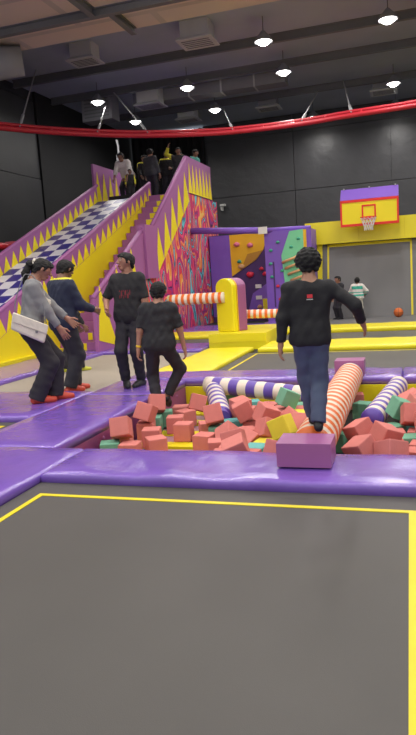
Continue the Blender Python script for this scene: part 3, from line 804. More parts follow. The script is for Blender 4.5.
# ------------------------------------------------------------------ platform at the top
PT = 3.60
pf = thing('platform', 'raised black platform at the top of the slide, with toothed purple and yellow guards', 'platform', (-7.2, 18.2, DZ))
def pp(u, v, z): return (u + 7.2, v - 18.2, z - DZ)
bm = bmesh.new(); box(bm, -8.8 + 7.2, -5.70 + 7.2, 16.95 - 18.2, 19.5 - 18.2, 3.45 - DZ, PT - DZ); obj('platform_deck', bm, PURPLE2, pf)
for (u, v) in ((-8.7, 17.05), (-8.7, 19.4), (-5.85, 19.4), (-7.3, 19.4), (-7.3, 17.1)):
    bm = bmesh.new(); box(bm, u + 7.2 - .06, u + 7.2 + .06, v - 18.2 - .06, v - 18.2 + .06, 0, 3.45 - DZ); obj('support_post', bm, STEEL, pf)
toothed(pf, 1, -5.72, -5.66, 7, lambda v: 3.60, 16.92, 19.10, .0, .97, 'guard_panel', pp)
toothed(pf, -1, -8.46, -8.40, 5, lambda v: 3.60, 16.82, 18.9, .0, 1.05, 'guard_panel', pp)

# ------------------------------------------------------------------ staircase
st = thing('staircase', 'mauve staircase with yellow accents climbing beside the slide to the platform', 'stairs', (-6.2, 11.0, DZ))
def tp(u, v, z): return (u + 6.2, v - 11.0, z - DZ)
NS = 20; rise = (PT - 0.0) / NS; run = (16.95 - 11.35) / NS
for k in range(NS):
    v = 11.35 + k * run; z = (k + 1) * rise
    bm = bmesh.new(); box(bm, -6.73 + 6.2, -5.75 + 6.2, v - 11.0, v - 11.0 + run, max(0, z - DZ - 2.2 * rise), z - DZ)
    s = obj('step', bm, MAUVE, st, bevel=.01, seg=1)
    bm = bmesh.new(); c0, c1 = (-.04, .06) if k < 4 else (-.20, .44); box(bm, c0, c1, v - 11.0 - .006, v - 11.0 + .001, z - DZ - rise * .9, z - DZ - .02)
    obj('yellow_panel', bm, YPAINT, s)
# lower guard with tall yellow teeth down to the floor
bm = bmesh.new(); prism(bm, [tp(-5.74, 10.95, DZ), tp(-5.74, 13.5, DZ), tp(-5.74, 13.5, 2.41), tp(-5.74, 10.95, 1.03)], (.08, 0, 0)); lg = obj('guard_panel', bm, MAUVE, st)
bm = bmesh.new()
for a, b, z0, z1 in ((10.97, 11.75, DZ + .02, 1.28), (11.78, 12.55, DZ + .02, 1.66), (12.58, 13.45, DZ + .02, 2.05)):
    prism(bm, [tp(-5.66, a, z0 + (.28 if a < 11 else .6)), tp(-5.66, b, z0 + .1), tp(-5.66, a + .18, z1)], (.006, 0, 0))
obj('yellow_teeth', bm, YPAINT, lg)
bm = bmesh.new(); tube(bm, [tp(-5.70, 10.95, 1.05), tp(-5.70, 13.5, 2.43)], .05, 10); obj('handrail', bm, MAUVE, st, smooth=True)
bm = bmesh.new(); box(bm, -5.80 + 6.2, -5.60 + 6.2, 13.5 - 11, 14.16 - 11, 1.36 - DZ, 2.56 - DZ); obj('newel_block', bm, MAUVE, st, bevel=.05)
uz = lambda v: 2.52 + (v - 14.13) * (4.48 - 2.52) / (16.86 - 14.13)
toothed(st, 1, -5.74, -5.66, 5, lambda v: uz(v) - 1.15, 14.17, 16.91, .0, 1.15, 'guard_panel', tp)
bm = bmesh.new(); tube(bm, [tp(-5.70, 14.17, uz(14.17) + .02), tp(-5.70, 16.9, uz(16.9) + .02)], .05, 10); obj('handrail', bm, MAUVE, st, smooth=True)
# mural panel under the upper flight and platform
bm = bmesh.new()
prism(bm, [(0, 13.52 - 13.5, 0), (0, 19.65 - 13.5, 0), (0, 19.65 - 13.5, 3.60 - DZ), (0, 16.92 - 13.5, 3.60 - DZ), (0, 16.90 - 13.5, uz(16.9) - 1.16 - DZ), (0, 14.2 - 13.5, uz(14.2) - 1.16 - DZ), (0, 13.52 - 13.5, 1.40 - DZ)], (.06, 0, 0))
tag(obj('mural_panel', bm, MURAL, loc=(-5.74, 13.5, DZ)), 'tall graffiti mural panel in pink, teal and orange below the stairs', 'mural')
# tube-edged red barrier at far left beyond the slide
t = thing('barrier', 'red padded barrier rail at the left edge, beyond the slide', 'barrier', (-9.2, 13.5, DZ))
bm = bmesh.new(); tube(bm, [(-.05, -2.2, 2.36), (.0, -.2, 2.40), (.02, .10, 2.38)], .09, 12); obj('padded_rail', bm, REDP, t, smooth=True)
bm = bmesh.new(); box(bm, -.1, .15, .1, .45, 2.2, 2.52); obj('end_cushion', bm, mat('pink_vinyl', rgb(196, 92, 106), .5, .06, 5), t, bevel=.05)
for x in (-1.4, .3):
    bm = bmesh.new(); tube(bm, [(0, x, 0), (0, x, 2.22 if x > 0 else 2.32)], .04, 10); obj('post', bm, STEEL, t, smooth=True)
# conduit pipe on the dark side wall
t = thing('conduit_pipe', 'thin upright grey conduit pipe on the dark wall behind the slide', 'pipe', (-9.2, 20.4, DZ))
bm = bmesh.new(); tube(bm, [(0, 0, 0), (0, 0, 5.9), (-.08, .1, 6.1)], .035, 10); obj('pipe_run', bm, DUCTG, t, smooth=True)
bm = bmesh.new(); box(bm, -.07, .07, -.05, .05, 5.4, 5.6); obj('clip', bm, DUCTG, t)

# ------------------------------------------------------------------ wall trampoline, yellow top pad, backboard
wt = thing('wall_trampoline', 'leaning grey wall trampoline with a thin yellow border behind the children', 'trampoline', (-.3, 17.75, DZ))
def wpt(u, s, d=0.0):   # s = height share along the lean
    return (u + .3, .0 + .62 * s - d, 2.06 * s + d * .3)
bm = bmesh.new(); prism(bm, [wpt(-2.35, 0), wpt(2.0, 0), wpt(2.0, 1), wpt(-2.35, 1)], (0, .05, 0)); obj('wall_mat', bm, WALLBED, wt)
bm = bmesh.new(); w = .05
for a in ((-2.17, -2.17 + w, .02, .985), (.03, .03 + w, .02, .985), (-2.17, .03 + w, .955, .99)):
    prism(bm, [wpt(a[0], a[2]), wpt(a[1], a[2]), wpt(a[1], a[3]), wpt(a[0], a[3])], (0, -.012, .004))
obj('border_line', bm, LINE, wt)
bm = bmesh.new(); prism(bm, [wpt(-2.45, 0), wpt(-2.30, 0), wpt(-2.30, 1), wpt(-2.45, 1)], (0, -.06, .02)); obj('edge_pad', bm, YELLOW, wt)
bm = bmesh.new(); box(bm, -2.2, 2.2, .66, .72, 0, 2.4)
for x in (-2.1, 0, 2.1): box(bm, x - .05, x + .05, .60, .66, 0, 2.1)
obj('back_frame', bm, STEEL, wt)
tp_ = thing('header_pad', 'broad yellow padded header above the wall trampoline', 'safety pad', (-.3, 18.32, 2.0))
bm = bmesh.new(); box(bm, -2.45, 2.3, -.14, .16, 0, .60); obj('header_cushion', bm, YELLOW, tp_, bevel=.06, seg=3)
bm = bmesh.new()
for x in (-1.0, .2, 1.4): box(bm, x - .006, x + .006, -.143, -.138, .05, .55)
obj('seam', bm, LINE, tp_)
bm = bmesh.new()
for x in (-2.2, 2.2): box(bm, x - .05, x + .05, .1, .2, -2.0 - DZ * -1 + .0, .0)
obj('support_post', bm, STEEL, tp_)

bb = thing('basketball_backboard', 'yellow basketball backboard with red edges and a purple padded top', 'basketball hoop', (-.97, 17.6, 2.40))
bm = bmesh.new(); box(bm, -.72, .72, 0, .05, 0, .64); obj('board', bm, YPAINT, bb)
bm = bmesh.new(); e = .045
box(bm, -.74, .74, -.012, .06, -.02, e); box(bm, -.74, .74, -.012, .06, .64 - e, .66); box(bm, -.74, -.74 + e, -.012, .06, e, .64 - e); box(bm, .74 - e, .74, -.012, .06, e, .64 - e)
obj('red_border', bm, REDB, bb)
bm = bmesh.new(); s0, s1, q0, q1 = -.19, .17, .12, .51; e = .04
box(bm, s0, s1, -.012, 0, q0, q0 + e); box(bm, s0, s1, -.012, 0, q1 - e, q1); box(bm, s0, s0 + e, -.012, 0, q0 + e, q1 - e); box(bm, s1 - e, s1, -.012, 0, q0 + e, q1 - e)
obj('target_square', bm, REDB, bb)
bm = bmesh.new(); prism(bm, [(-.74, .0, .665), (-.74, .34, .98), (-.74, .34, .64), (-.74, .06, .64)], (1.48, 0, 0)); obj('top_cushion', bm, PURPLE2, bb, bevel=.015)
bm = bmesh.new()
for x in (-.66, 0, .66): lathe(bm, [(0, 1.01), (.02, 1.0), (.02, .97), (0, .97)], 8, (x, .32, 0))
obj('eye_bolt', bm, CABLE, bb)
bm = bmesh.new(); n = 28; tube(bm, [(-.01 + .20 * math.cos(2 * PI * k / n), -.28 + .20 * math.sin(2 * PI * k / n), .17) for k in range(n + 1)], .011, 8)
box(bm, -.07, .05, -.09, .0, .14, .19); obj('rim', bm, REDB, bb)
bm = bmesh.new()
for k in range(12):
    for sgn in (1, -1):
        pts = []
        for q in range(7):
            a = 2 * PI * (k + sgn * q * .35) / 12; r = .20 - .09 * min(1, q / 4.5); pts.append((-.01 + r * math.cos(a), -.28 + r * math.sin(a), .17 - q * .055))
        tube(bm, pts, .006, 5)
obj('net', bm, NETM, bb)
bm = bmesh.new()
for x in (-.45, .45): box(bm, x - .04, x + .04, .05, .42, .2, .28)
obj('bracket', bm, STEEL, bb)

# ------------------------------------------------------------------ climbing tower
ct = thing('climbing_tower', 'purple climbing tower with a mint panel and coloured holds, left of the wall trampoline', 'climbing wall', (-2.9, 17.0, DZ))
def cpt(u, v, z): return (u + 2.9, v - 17.0, z - DZ)
bm = bmesh.new(); box(bm, -3.66 + 2.9, -2.42 + 2.9, 0, 1.0, 0, 2.40 - DZ); obj('tower_body', bm, PURPLE2, ct, bevel=.02)
bm = bmesh.new(); prism(bm, [cpt(-3.12, 17, .6), cpt(-2.62, 17, .8), cpt(-2.62, 17, 2.39), cpt(-2.98, 17, 2.36), cpt(-3.22, 17, 1.75)], (0, -.02, 0)); obj('mint_panel', bm, MINT, ct)
bm = bmesh.new(); prism(bm, [cpt(-2.62, 17, .6), cpt(-2.54, 17, .6), cpt(-2.54, 17, 2.38), cpt(-2.62, 17, 2.38)], (0, -.02, 0)); obj('amber_strip', bm, AMBER, ct)
bm = bmesh.new(); prism(bm, [cpt(-3.46, 17, .4), cpt(-3.42, 17, .4), cpt(-3.42, 17, 1.6), cpt(-3.46, 17, 1.6)], (0, -.008, 0)); obj('slot', bm, DPURPLE, ct)
rs = np.random.RandomState(3)
def hold(parent, p, r, m, nrm=(0, -1, 0)):
    bm = bmesh.new(); sphere(bm, (0, 0, 0), r, 10, (1.15, .7, .85)); bmesh.ops.translate(bm, vec=(0, 0, 0), verts=bm.verts[:])
    for v in bm.verts: v.co *= 1 + .12 * math.sin(v.co.x * 60 + v.co.z * 45)
    obj('climbing_hold', bm, m, parent, smooth=True, loc=p)
for u, z, m in ((-3.3, 2.1, HOLDG), (-3.5, 1.9, HOLDG), (-3.22, 1.35, HOLDG), (-3.35, .95, HOLDR), (-3.5, 1.2, HOLDG), (-3.1, .55, HOLDG), (-2.95, 1.95, HOLDG), (-2.85, 1.6, HOLDG), (-2.75, 2.15, HOLDG), (-3.3, .6, HOLDR), (-3.52, 1.55, HOLDG)):
    hold(ct, cpt(u, 16.98, z), .045, m)
for k in range(4):   # the ladder of long tan grips
    z = 1.62 - .16 * k; u = -2.98 + .07 * k
    bm = bmesh.new(); tube(bm, [(-.22, -.02, -.06), (-.1, -.07, -.02), (.1, -.07, .04), (.22, -.02, .1)], .035, 10); obj('long_grip', bm, HOLDT, ct, smooth=True, loc=cpt(u, 16.98, z))
cw = thing('climbing_wall', 'recessed climbing wall with a yellow board, between the mural and the tower', 'climbing wall', (-4.6, 18.5, DZ))
def rpt(u, v, z): return (u + 4.6, v - 18.5, z - DZ)
bm = bmesh.new(); box(bm, -5.66 + 4.6, -3.67 + 4.6, 0, .15, 0, 2.5 - DZ); obj('back_board', bm, DPURPLE, cw)
bm = bmesh.new(); prism(bm, [rpt(-5.64, 18.5, .1), rpt(-5.0, 18.5, .1), rpt(-5.02, 18.5, 2.48), rpt(-5.64, 18.5, 2.48)], (0, -.02, 0)); obj('purple_board', bm, PURPLE2, cw)
bm = bmesh.new(); prism(bm, [rpt(-5.0, 18.5, 1.28), rpt(-4.25, 18.5, 1.72), rpt(-4.02, 18.5, 2.0), rpt(-3.86, 18.5, 2.48), rpt(-5.02, 18.5, 2.48)], (0, -.025, 0)); obj('amber_board', bm, AMBER, cw)
bm = bmesh.new(); prism(bm, [rpt(-4.72, 18.5, 1.45), rpt(-4.25, 18.5, 1.72), rpt(-4.05, 18.5, 1.98), rpt(-4.5, 18.5, 1.9)], (0, -.032, 0)); obj('ochre_board', bm, BROWNB, cw)
bm = bmesh.new(); prism(bm, [rpt(-4.6, 18.5, .1), rpt(-3.68, 18.5, .1), rpt(-3.68, 18.5, 1.2), rpt(-4.4, 18.5, .75)], (0, -.02, 0)); obj('purple_board', bm, PURPLE2, cw)
for u, z, m, r in ((-4.8, 2.2, HOLDP, .08), (-4.4, 2.15, HOLDP, .08), (-4.7, 1.55, HOLDT, .09), (-4.45, 1.3, HOLDR, .10), (-4.1, 1.45, HOLDR, .06), (-4.75, 1.7, HOLDG, .06), (-4.0, 1.3, HOLDR, .07), (-4.2, .35, HOLDT, .07)):
    hold(cw, rpt(u, 18.46, z), r, m)
for z in (.95, .62):
    bm = bmesh.new(); box(bm, -.09, .09, -.02, 0, -.055, .055); obj('white_plate', bm, WHITEP, cw, loc=rpt(-4.22, 18.48, z))
bm = bmesh.new(); box(bm, -.07, .07, -.12, -.02, -.16, .16); obj('yellow_block', bm, YELLOW, cw, loc=rpt(-4.02, 18.5, .42), bevel=.02)
# padded purple beam from the mural to the tower
t = thing('padded_beam', 'long padded purple beam bridging from the mural to the climbing tower', 'beam', (-4.6, 16.95, 2.45))
bm = bmesh.new(); tube(bm, [(-1.07, 0, .13), (.98, 0, -.02)], .085, 16); obj('beam_roll', bm, PURPLE2, t, smooth=True)
bm = bmesh.new(); box(bm, .82, 1.06, -.11, -.08, -.11, .07); obj('white_plate', bm, WHITEP, t)
bm = bmesh.new(); tube(bm, [(.98, 0, -.02), (1.7, .35, -.01), (2.1, .55, -.01)], .06, 14); obj('beam_roll', bm, PURPLE2, t, smooth=True)
# small white camera/hook on the far wall
t = thing('security_camera', 'small white camera bracket on the black back wall, above the purple beam', 'camera', (-7.5, 26.85, 4.2))
bm = bmesh.new(); box(bm, -.05, .17, -.26, -.1, .03, .11); obj('camera_body', bm, WHITEP, t, bevel=.02)
bm = bmesh.new(); box(bm, -.04, .01, -.2, .1, -.14, .05); obj('bracket', bm, WHITEP, t)

# ------------------------------------------------------------------ sweeper machine
bx = thing('padded_plinth', 'square yellow padded base that the sweeper stands on', 'safety pad', (-3.06, 12.2, DZ))
bm = bmesh.new(); box(bm, -.55, .55, -.80, 1.1, 0, .30); obj('base_cushion', bm, YELLOW, bx, bevel=.035, seg=3)
bm = bmesh.new(); box(bm, -.545, .545, -.806, -.80, .14, .148); obj('seam', bm, LINE, bx)
sw = thing('sweeper', 'arched yellow and mauve sweeper post with two orange and white striped arms', 'sweeper machine', (-3.30, 12.05, .24), math.radians(60))
def arch(w, h, n=14):
    r = w / 2; pts = [(-w / 2, 0), (w / 2, 0)]
    for k in range(n + 1): pts.append((r * math.cos(PI * k / n), h - r * .75 + r * .75 * math.sin(PI * k / n)))
    return pts
bm = bmesh.new(); A = arch(.46, 1.02); prism(bm, [(-.20, p[0], p[1]) for p in A], (.12, 0, 0)); obj('yellow_cheek', bm, YELLOW, sw, bevel=.02)
bm = bmesh.new(); prism(bm, [(-.08, p[0], p[1]) for p in A], (.02, 0, 0)); obj('amber_seam', bm, AMBER, sw)
bm = bmesh.new(); prism(bm, [(-.06, p[0], p[1]) for p in A], (.24, 0, 0)); obj('post_body', bm, MAUVEV, sw, bevel=.025)
def striped(name, parent, a, b, r, pitch, m1, m2, share=.5, n=20, lump=.05, m3=None, share3=0.0, loc=None):
    a, b = Vector(a), Vector(b); L = (b - a).length; k = max(2, int(round(L / pitch))); pts, rr, mi = [], [], []
    for i in range(k):
        for f, q, w in ((0, 0, -lump), (share * .5, 0, lump), (share, 1, -.0), (share + (1 - share) * .5, 1, lump * .6)):
            pts.append(a + (b - a) * ((i + f) / k)); rr.append(r * (1 + w)); mi.append(q if not (m3 and f == share + (1 - share) * .5) else 2)
    pts.append(b); rr.append(r * (1 - lump)); mi.append(mi[-1])
    bm = bmesh.new(); tube(bm, pts, r, n, rs=rr, mis=mi)
    return obj(name, bm, [m1, m2] + ([m3] if m3 else []), parent, smooth=True, loc=loc)
striped('striped_arm', sw, (-.17, 0, .66), (-.72, .98, .66), .105, .125, WHITEV, ORANGEV, .5, 20, .04)
striped('striped_arm', sw, (.20, 0, .30), (.72, -.72, .28), .085, .11, WHITEV, ORANGEV, .5, 20, .04)
bm = bmesh.new(); tube(bm, [(-.71, .97, .66), (-.74, 1.02, .66)], .098, 20); obj('end_cap', bm, mat('khaki_vinyl', rgb(190, 176, 128), .5, .06, 5), sw, bevel=.015)

# ------------------------------------------------------------------ rolling beams over the pit
t = thing('rolling_beam', 'long orange and white striped rolling beam across the pit that the boy walks', 'balance beam', (-.69, 4.36, .05))
BEAM = t
striped('roller', t, (0, .05, 0), (0, 3.25, 0), .150, .17, ORANGEV, WHITEV, .45, 28, .016)
bm = bmesh.new(); box(bm, -.155, .195, -.40, -.13, .004, .160); obj('end_block', bm, MAUVEV, t, bevel=.05, seg=5)
bm = bmesh.new(); box(bm, -.18, .16, 3.26, 3.55, -.012, .170); obj('end_block', bm, MAUVEV, t, bevel=.03, seg=3)
bm = bmesh.new(); tube(bm, [(0, -.2, .03), (0, 3.3, 0)], .03, 10); obj('axle', bm, STEEL, t)
t = thing('rolling_beam', 'short violet and white striped roller lying from back edge into the pit at centre', 'balance beam', (-1.86, 6.10, -.13))
striped('roller', t, (0, .06, 0), (-.50, 1.40, .09), .105, .17, VIOLETV, WHITEV, .40, 22, .03)
bm = bmesh.new(); tube(bm, [(.015, -.04, -.004), (-.03, .08, .004)], .103, 22); obj('end_cap', bm, VIOLETV, t)
t = thing('rolling_beam', 'violet and white striped roller along the back of the pit, behind the boy', 'balance beam', (-2.40, 7.38, .0))
striped('roller', t, (0, 0, 0), (1.36, -.34, -.08), .100, .24, WHITEV, VIOLETV, .5, 22, .03)
t = thing('rolling_beam', 'violet and white striped roller leaning at the right, beyond the orange beam', 'balance beam', (-.36, 5.95, -.10))
striped('roller', t, (0, 0, 0), (.22, 1.50, .05), .105, .165, VIOLETV, WHITEV, .40, 22, .03)
bm = bmesh.new(); tube(bm, [(.21, 1.48, .05), (.216, 1.53, .051)], .103, 22); obj('end_cap', bm, WHITEV, t)
# slatted floor of the pit
t = thing('slatted_mat', 'striped yellow and mauve slatted mat on the pit floor', 'floor mat', (-1.75, 6.1, PZ))
for k, v in enumerate((4.75, 5.22, 5.70, 6.15, 6.66, 7.12)):
    bm = bmesh.new(); box(bm, -.98, .98, v - 6.1 - .085, v - 6.1 + .085, 0, .035); obj('yellow_slat', bm, YELLOW, t, bevel=.012)
    bm = bmesh.new(); box(bm, -.98, .98, v - 6.1 + .095, v - 6.1 + .35, 0, .022); obj('mauve_slat', bm, mat('dusty_mauve_vinyl', rgb(170, 128, 140), .5, .08, 4), t, bevel=.01) if k == 0 else obj('mauve_slat', bm, bpy.data.materials['dusty_mauve_vinyl'], t, bevel=.01)
# basketball
t = thing('basketball', 'orange basketball at right on the grey trampoline by the wall mat', 'ball', (-.29, 17.3, DZ + .03))
bm = bmesh.new(); sphere(bm, (0, 0, .12), .12, 24); obj('ball_skin', bm, BALLM, t, smooth=True)
bm = bmesh.new()
for ax in range(3):
    pts = []
    for k in range(33):
        a = 2 * PI * k / 32; p = [0, 0, .12]; i, j = [(0, 1), (1, 2), (2, 0)][ax]; p[i] += .1195 * math.cos(a); p[j] += .1195 * math.sin(a); pts.append(p)
    tube(bm, pts, .003, 6, cap=False)
obj('seam', bm, BALLL, t)
# ------------------------------------------------------------------ people
BLACKT = cloth((34, 33, 36)); NAVY = cloth((40, 46, 66)); DGREY = cloth((50, 49, 54)); GREYJ = cloth((130, 130, 132)); CREAM = cloth((214, 206, 192))
DENIM = mat('dark_denim', rgb(80, 90, 114), .85, .22, 14, .001, 90); BLACKP = cloth((42, 40, 46)); REDPR = cloth((112, 32, 42)); WHITEK = cloth((216, 210, 206))
TEALK = cloth((60, 170, 150)); LIME = cloth((212, 206, 60)); REDSH = mat('red_slipper', rgb(206, 74, 52), .5); DSHOE = mat('dark_shoe', rgb(34, 33, 38), .6); YSHOE = mat('lime_shoe', rgb(206, 206, 70), .6)
PALEP = cloth((206, 200, 184)); YBAND = mat('yellow_band', rgb(240, 200, 40), .5)
def away(u, v): return math.atan2(-u, v)

# boy walking the beam
def ex_boy(I):
    W, T, B = I['W'], I['T'], I['B']
    bm = bmesh.new(); box(bm, -.018, .018, -.004, .004, -.012, .012)
    o = obj('red_print', bm, mat('red_print', rgb(214, 50, 60), .6), I['root']); p = W((0.0, -.095, .225)); o.location = p; o.rotation_euler = (0, 0, .0)
    bm = bmesh.new()
    for k in range(7): box(bm, -.021 + k * .0062, -.021 + k * .0062 + .004, -.003, .003, -.003, .003)
    o = obj('white_print', bm, WHITEP, I['root']); o.location = W((0.0, -.0965, .208))
person('boy in black sweatshirt and dark jeans walking the striped beam, arms out', 1.265, (-.640, 4.37, .205), away(-.69, 4.44) + .02,
       pel=(-.015, .03, .648), lean=(.02, .02), head=(-.10, .12, 0), hs=1.20, rh=(.345, .08, .72), lh=(-.225, .04, .57), rf=(.015, -.02, 0), lf=(-.015, .20, 0), rpole=(.6, -.8, -.1), lpole=(-.8, -.6, 0),
       skinc=(168, 122, 98), top=dict(m=BLACKT, loose=.012, hem=-.05, sleeve=1.92, fold=.006, name='sweatshirt'), bottom=dict(m=DENIM, loose=.011, flare=.008, end=.0, fold=.006), shoes=DSHOE, hair='thick', vox=.0085,
       build_w=.83, wide=1.10, curl=(.35, .5), extras=ex_boy)

# boy in the pit, seen from behind
def ex_pit(I):
    sh, el, wr = I['arms'][-1]; ring_band('wristband', wr - unit(wr - el) * .035, wr - el, .027, .022, YBAND, I['root'])
person('boy in black t-shirt with yellow wristband climbing in the pit, back turned', 1.47, (-2.65, 6.43, -.118), away(-2.58, 6.42) - .10,
       pel=(.04, .02, .735), lean=(.10, .04), head=(.16, -.05, .05), hs=1.12, rh=(.33, .08, .575), lh=(-.23, .02, .50), rf=(.07, .16, .06), lf=(-.02, 0, 0), rk=(.9, .7, 0), lk=(-.3, 1, 0), rpole=(.9, -.5, 0), lpole=(-.7, -.7, 0),
       skinc=(164, 120, 98), top=dict(m=cloth((36, 36, 40)), loose=.015, hem=-.06, sleeve=.9, fold=.007, name='t_shirt'), bottom=dict(m=BLACKP, loose=.011, flare=.006, end=-.02, fold=.006), shoes=DSHOE, hair='cap', vox=.009, build_w=.93, wide=1.0, curl=(.5, .7), rpitch=.5, extras=ex_pit)

# young man on the lane, face turned to the left
def ex_man(I):
    W, T, B = I['W'], I['T'], I['B']
def paint_red(q):
    x, y, z = q[:, 0], q[:, 1], q[:, 2]
    w = (y > .02) & (np.abs(x) < .042) & (z > .125) & (z < .188)
    s = (np.abs((x * 62) % 1 - .5) < .30) & (np.sin(x * 210 + z * 95) > -.55)
    return np.where(w & s, 1, 0)
person('young man in black t-shirt with dark red chest print, looking left on the lane', 1.64, (-3.25, 7.15, .035), math.radians(182),
       pel=(.0, .0, .872), lean=(-.02, .0), head=(.16, -.75, 0), hs=1.02, rh=(.22, .17, .96), lh=(-.24, .05, .80), rf=(.10, .03, 0), lf=(-.08, -.02, 0), rpole=(.7, -.7, -.2), lpole=(-.7, -.7, 0),
       skinc=(162, 116, 94), top=dict(ms=[BLACKT, REDPR], paint=paint_red, loose=.017, hem=-.07, sleeve=.92, fold=.006, name='t_shirt'), bottom=dict(m=BLACKP, loose=.012, flare=.006, end=-.01, fold=.007), shoes=DSHOE, hair='quiff', vox=.010, build_w=.92, wide=.90, curl=(.6, .6), rtoe=.5, ltoe=-.1)

# woman in the grey jacket
def paint_open(q):
    x, y, z = q[:, 0], q[:, 1], q[:, 2]
    return np.where((y > .03) & (y < .115) & (np.abs(x) < .034 + .05 * (.30 - z) * 0 + .012) & (z < .30), 1, 0)
def ex_woman(I):
    hh, HR, Hc = I['hh'], I['HR'], I['Hc']
    bm = bmesh.new(); c = Hc + HR @ (np.array((0, -1.02, .38)) * hh)
    tube(bm, [c + HR @ (np.array((.26 * math.cos(a), 0, .26 * math.sin(a))) * hh) for a in np.linspace(0, 2 * PI, 15)], .016, 8); obj('scrunchie', bm, CREAM, I['root'], smooth=True)
WM = person('woman in grey jacket and dark trousers with long tied hair, facing right', 1.69, (-3.94, 6.24, .03), away(-3.98, 6.22) - PI / 2,
       pel=(0, -.09, .85), lean=(.16, 0), head=(-.30, .0, 0), hs=1.04, rh=(.17, .26, .72), lh=(-.06, .32, .90), rf=(.06, -.10, 0), lf=(-.06, .10, 0), rpole=(.3, -1, -.4), lpole=(-.3, -1, -.4),
       skinc=(160, 114, 94), top=dict(ms=[GREYJ, CREAM], paint=paint_open, loose=.016, hem=-.05, sleeve=1.9, fold=.007, name='jacket'), bottom=dict(m=cloth((46, 43, 48)), loose=.018, flare=.034, end=.015, fold=.007), shoes=REDSH, hair='pony', vox=.0095, build_w=1.02, wide=.94, curl=(.35, .5), extras=ex_woman)
# her white bag
R = WM['root']; a = R.rotation_euler.z
def wloc(x, y, z): return (R.location.x + x * math.cos(a) - y * math.sin(a), R.location.y + x * math.sin(a) + y * math.cos(a), R.location.z + z)
bg = thing('shoulder_bag', 'cream white shoulder bag hanging at the hip of the woman in grey', 'bag', wloc(.235, -.10, .76), a)
bm = bmesh.new(); pts = [(0, -.20, .10), (0, .13, -.08), (0, .19, .11), (0, -.16, .28)]
prism(bm, pts, (.075, 0, 0)); obj('bag_body', bm, CREAM, bg, bevel=.022, seg=3)
bm = bmesh.new(); prism(bm, [(.076, -.18, .18), (.076, .165, .02), (.076, .19, .11), (.076, -.16, .27)], (.008, 0, 0)); obj('flap', bm, CREAM, bg, bevel=.004)
bm = bmesh.new(); box(bm, .084, .09, .05, .075, .04, .065); obj('clasp', bm, STEEL, bg)
bm = bmesh.new(); tube(bm, catmull([(.03, -.14, .24), (-.015, -.12, .40), (-.08, -.02, .64), (-.12, .03, .665), (-.10, .10, .62), (-.02, .15, .40), (.03, .17, .13)], 5), .006, 8); obj('strap', bm, STEEL, bg, smooth=True)

# person in navy behind the woman
def paint_collar(q):
    return np.where(q[:, 2] > .308, 1, 0)
def ex_navy(I):
    sh, el, wr = I['arms'][1]; ring_band('lanyard', el + (wr - el) * .2, wr - el, .047, .025, LIME, I['root'])
person('person in navy top with yellow collar and red slippers, behind the woman in grey', 1.70, (-4.13, 7.12, -.03), away(-4.19, 7.08) - 1.05,
       pel=(0, -.02, .895), lean=(.06, 0), head=(-.2, .1, 0), hs=1.02, rh=(.16, .34, 1.02), lh=(-.10, .20, .86), rf=(.06, -.05, 0), lf=(-.06, .10, 0), rpole=(.5, -.8, -.6), lpole=(-.4, -1, -.2),
       skinc=(130, 92, 76), top=dict(ms=[NAVY, LIME], paint=paint_collar, loose=.024, hem=-.06, sleeve=1.9, fold=.006, neck=.312, name='jacket'), bottom=dict(m=DGREY, loose=.022, flare=.016, fold=.006), shoes=REDSH, hair='bob', vox=.0105, extras=ex_navy)
def paint_stripe(q):
    return np.where(((np.abs(q[:, 0]) > .150) & (np.abs(q[:, 1]) < .02)) | (q[:, 2] > .286), 1, 0)
person('child in black tracksuit with lime shoes, half hidden behind the navy jacket', 1.40, (-5.10, 8.85, -.03), away(-4.9, 8.8) - 1.2,
       pel=(0, 0, .735), lean=(.05, 0), hs=1.12, rh=(.2, .2, .7), rf=(.06, .14, 0), lf=(-.06, -.1, 0), skinc=(130, 92, 76), top=dict(ms=[BLACKT, LIME], paint=paint_stripe, loose=.022, hem=-.05, sleeve=1.9, neck=.312, name='jacket'),
       bottom=dict(m=BLACKP, loose=.018, flare=.01), shoes=YSHOE, hair='short', vox=.012)

# two small children by the wall mat
def paint_jersey(q):
    z = q[:, 2]; ax = np.abs(q[:, 0])
    return np.where(((z > .19) & (z < .27) & (ax < .13)) | ((z > .03) & (z < .07)) | ((z > .11) & (z < .13)), 1, 0)
person('small child in white and teal striped top and pale trousers, back turned', 1.10, (-1.31, 17.3, -.03), away(-1.31, 17.3), pel=(0, 0, .565), head=(.05, 0, 0), hs=1.22, rh=(.20, .14, .62), lh=(-.17, .16, .58),
       rpole=(1, -.3, -.5), lpole=(-1, -.3, -.5), rf=(.07, 0, 0), lf=(-.06, .04, 0), skinc=(150, 106, 84), top=dict(ms=[WHITEK, TEALK], paint=paint_jersey, loose=.03, hem=-.03, sleeve=1.8, name='jersey'), bottom=dict(m=PALEP, loose=.022, flare=.012), shoes=cloth((190, 186, 180)), hair='short', vox=.012, group='children by the wall mat')
person('small child in dark clothes beside the teal-striped child, looking left', 1.16, (-1.80, 17.4, -.03), away(-1.88, 17.4) + 2.2, pel=(0, 0, .60), hs=1.2, skinc=(170, 122, 100), rf=(.06, .02, 0), lf=(-.06, -.02, 0),
       top=dict(m=cloth((44, 44, 50)), loose=.025, hem=-.04, sleeve=1.9, name='jacket'), bottom=dict(m=BLACKP, loose=.018), shoes=DSHOE, hair='short', vox=.012, group='children by the wall mat')

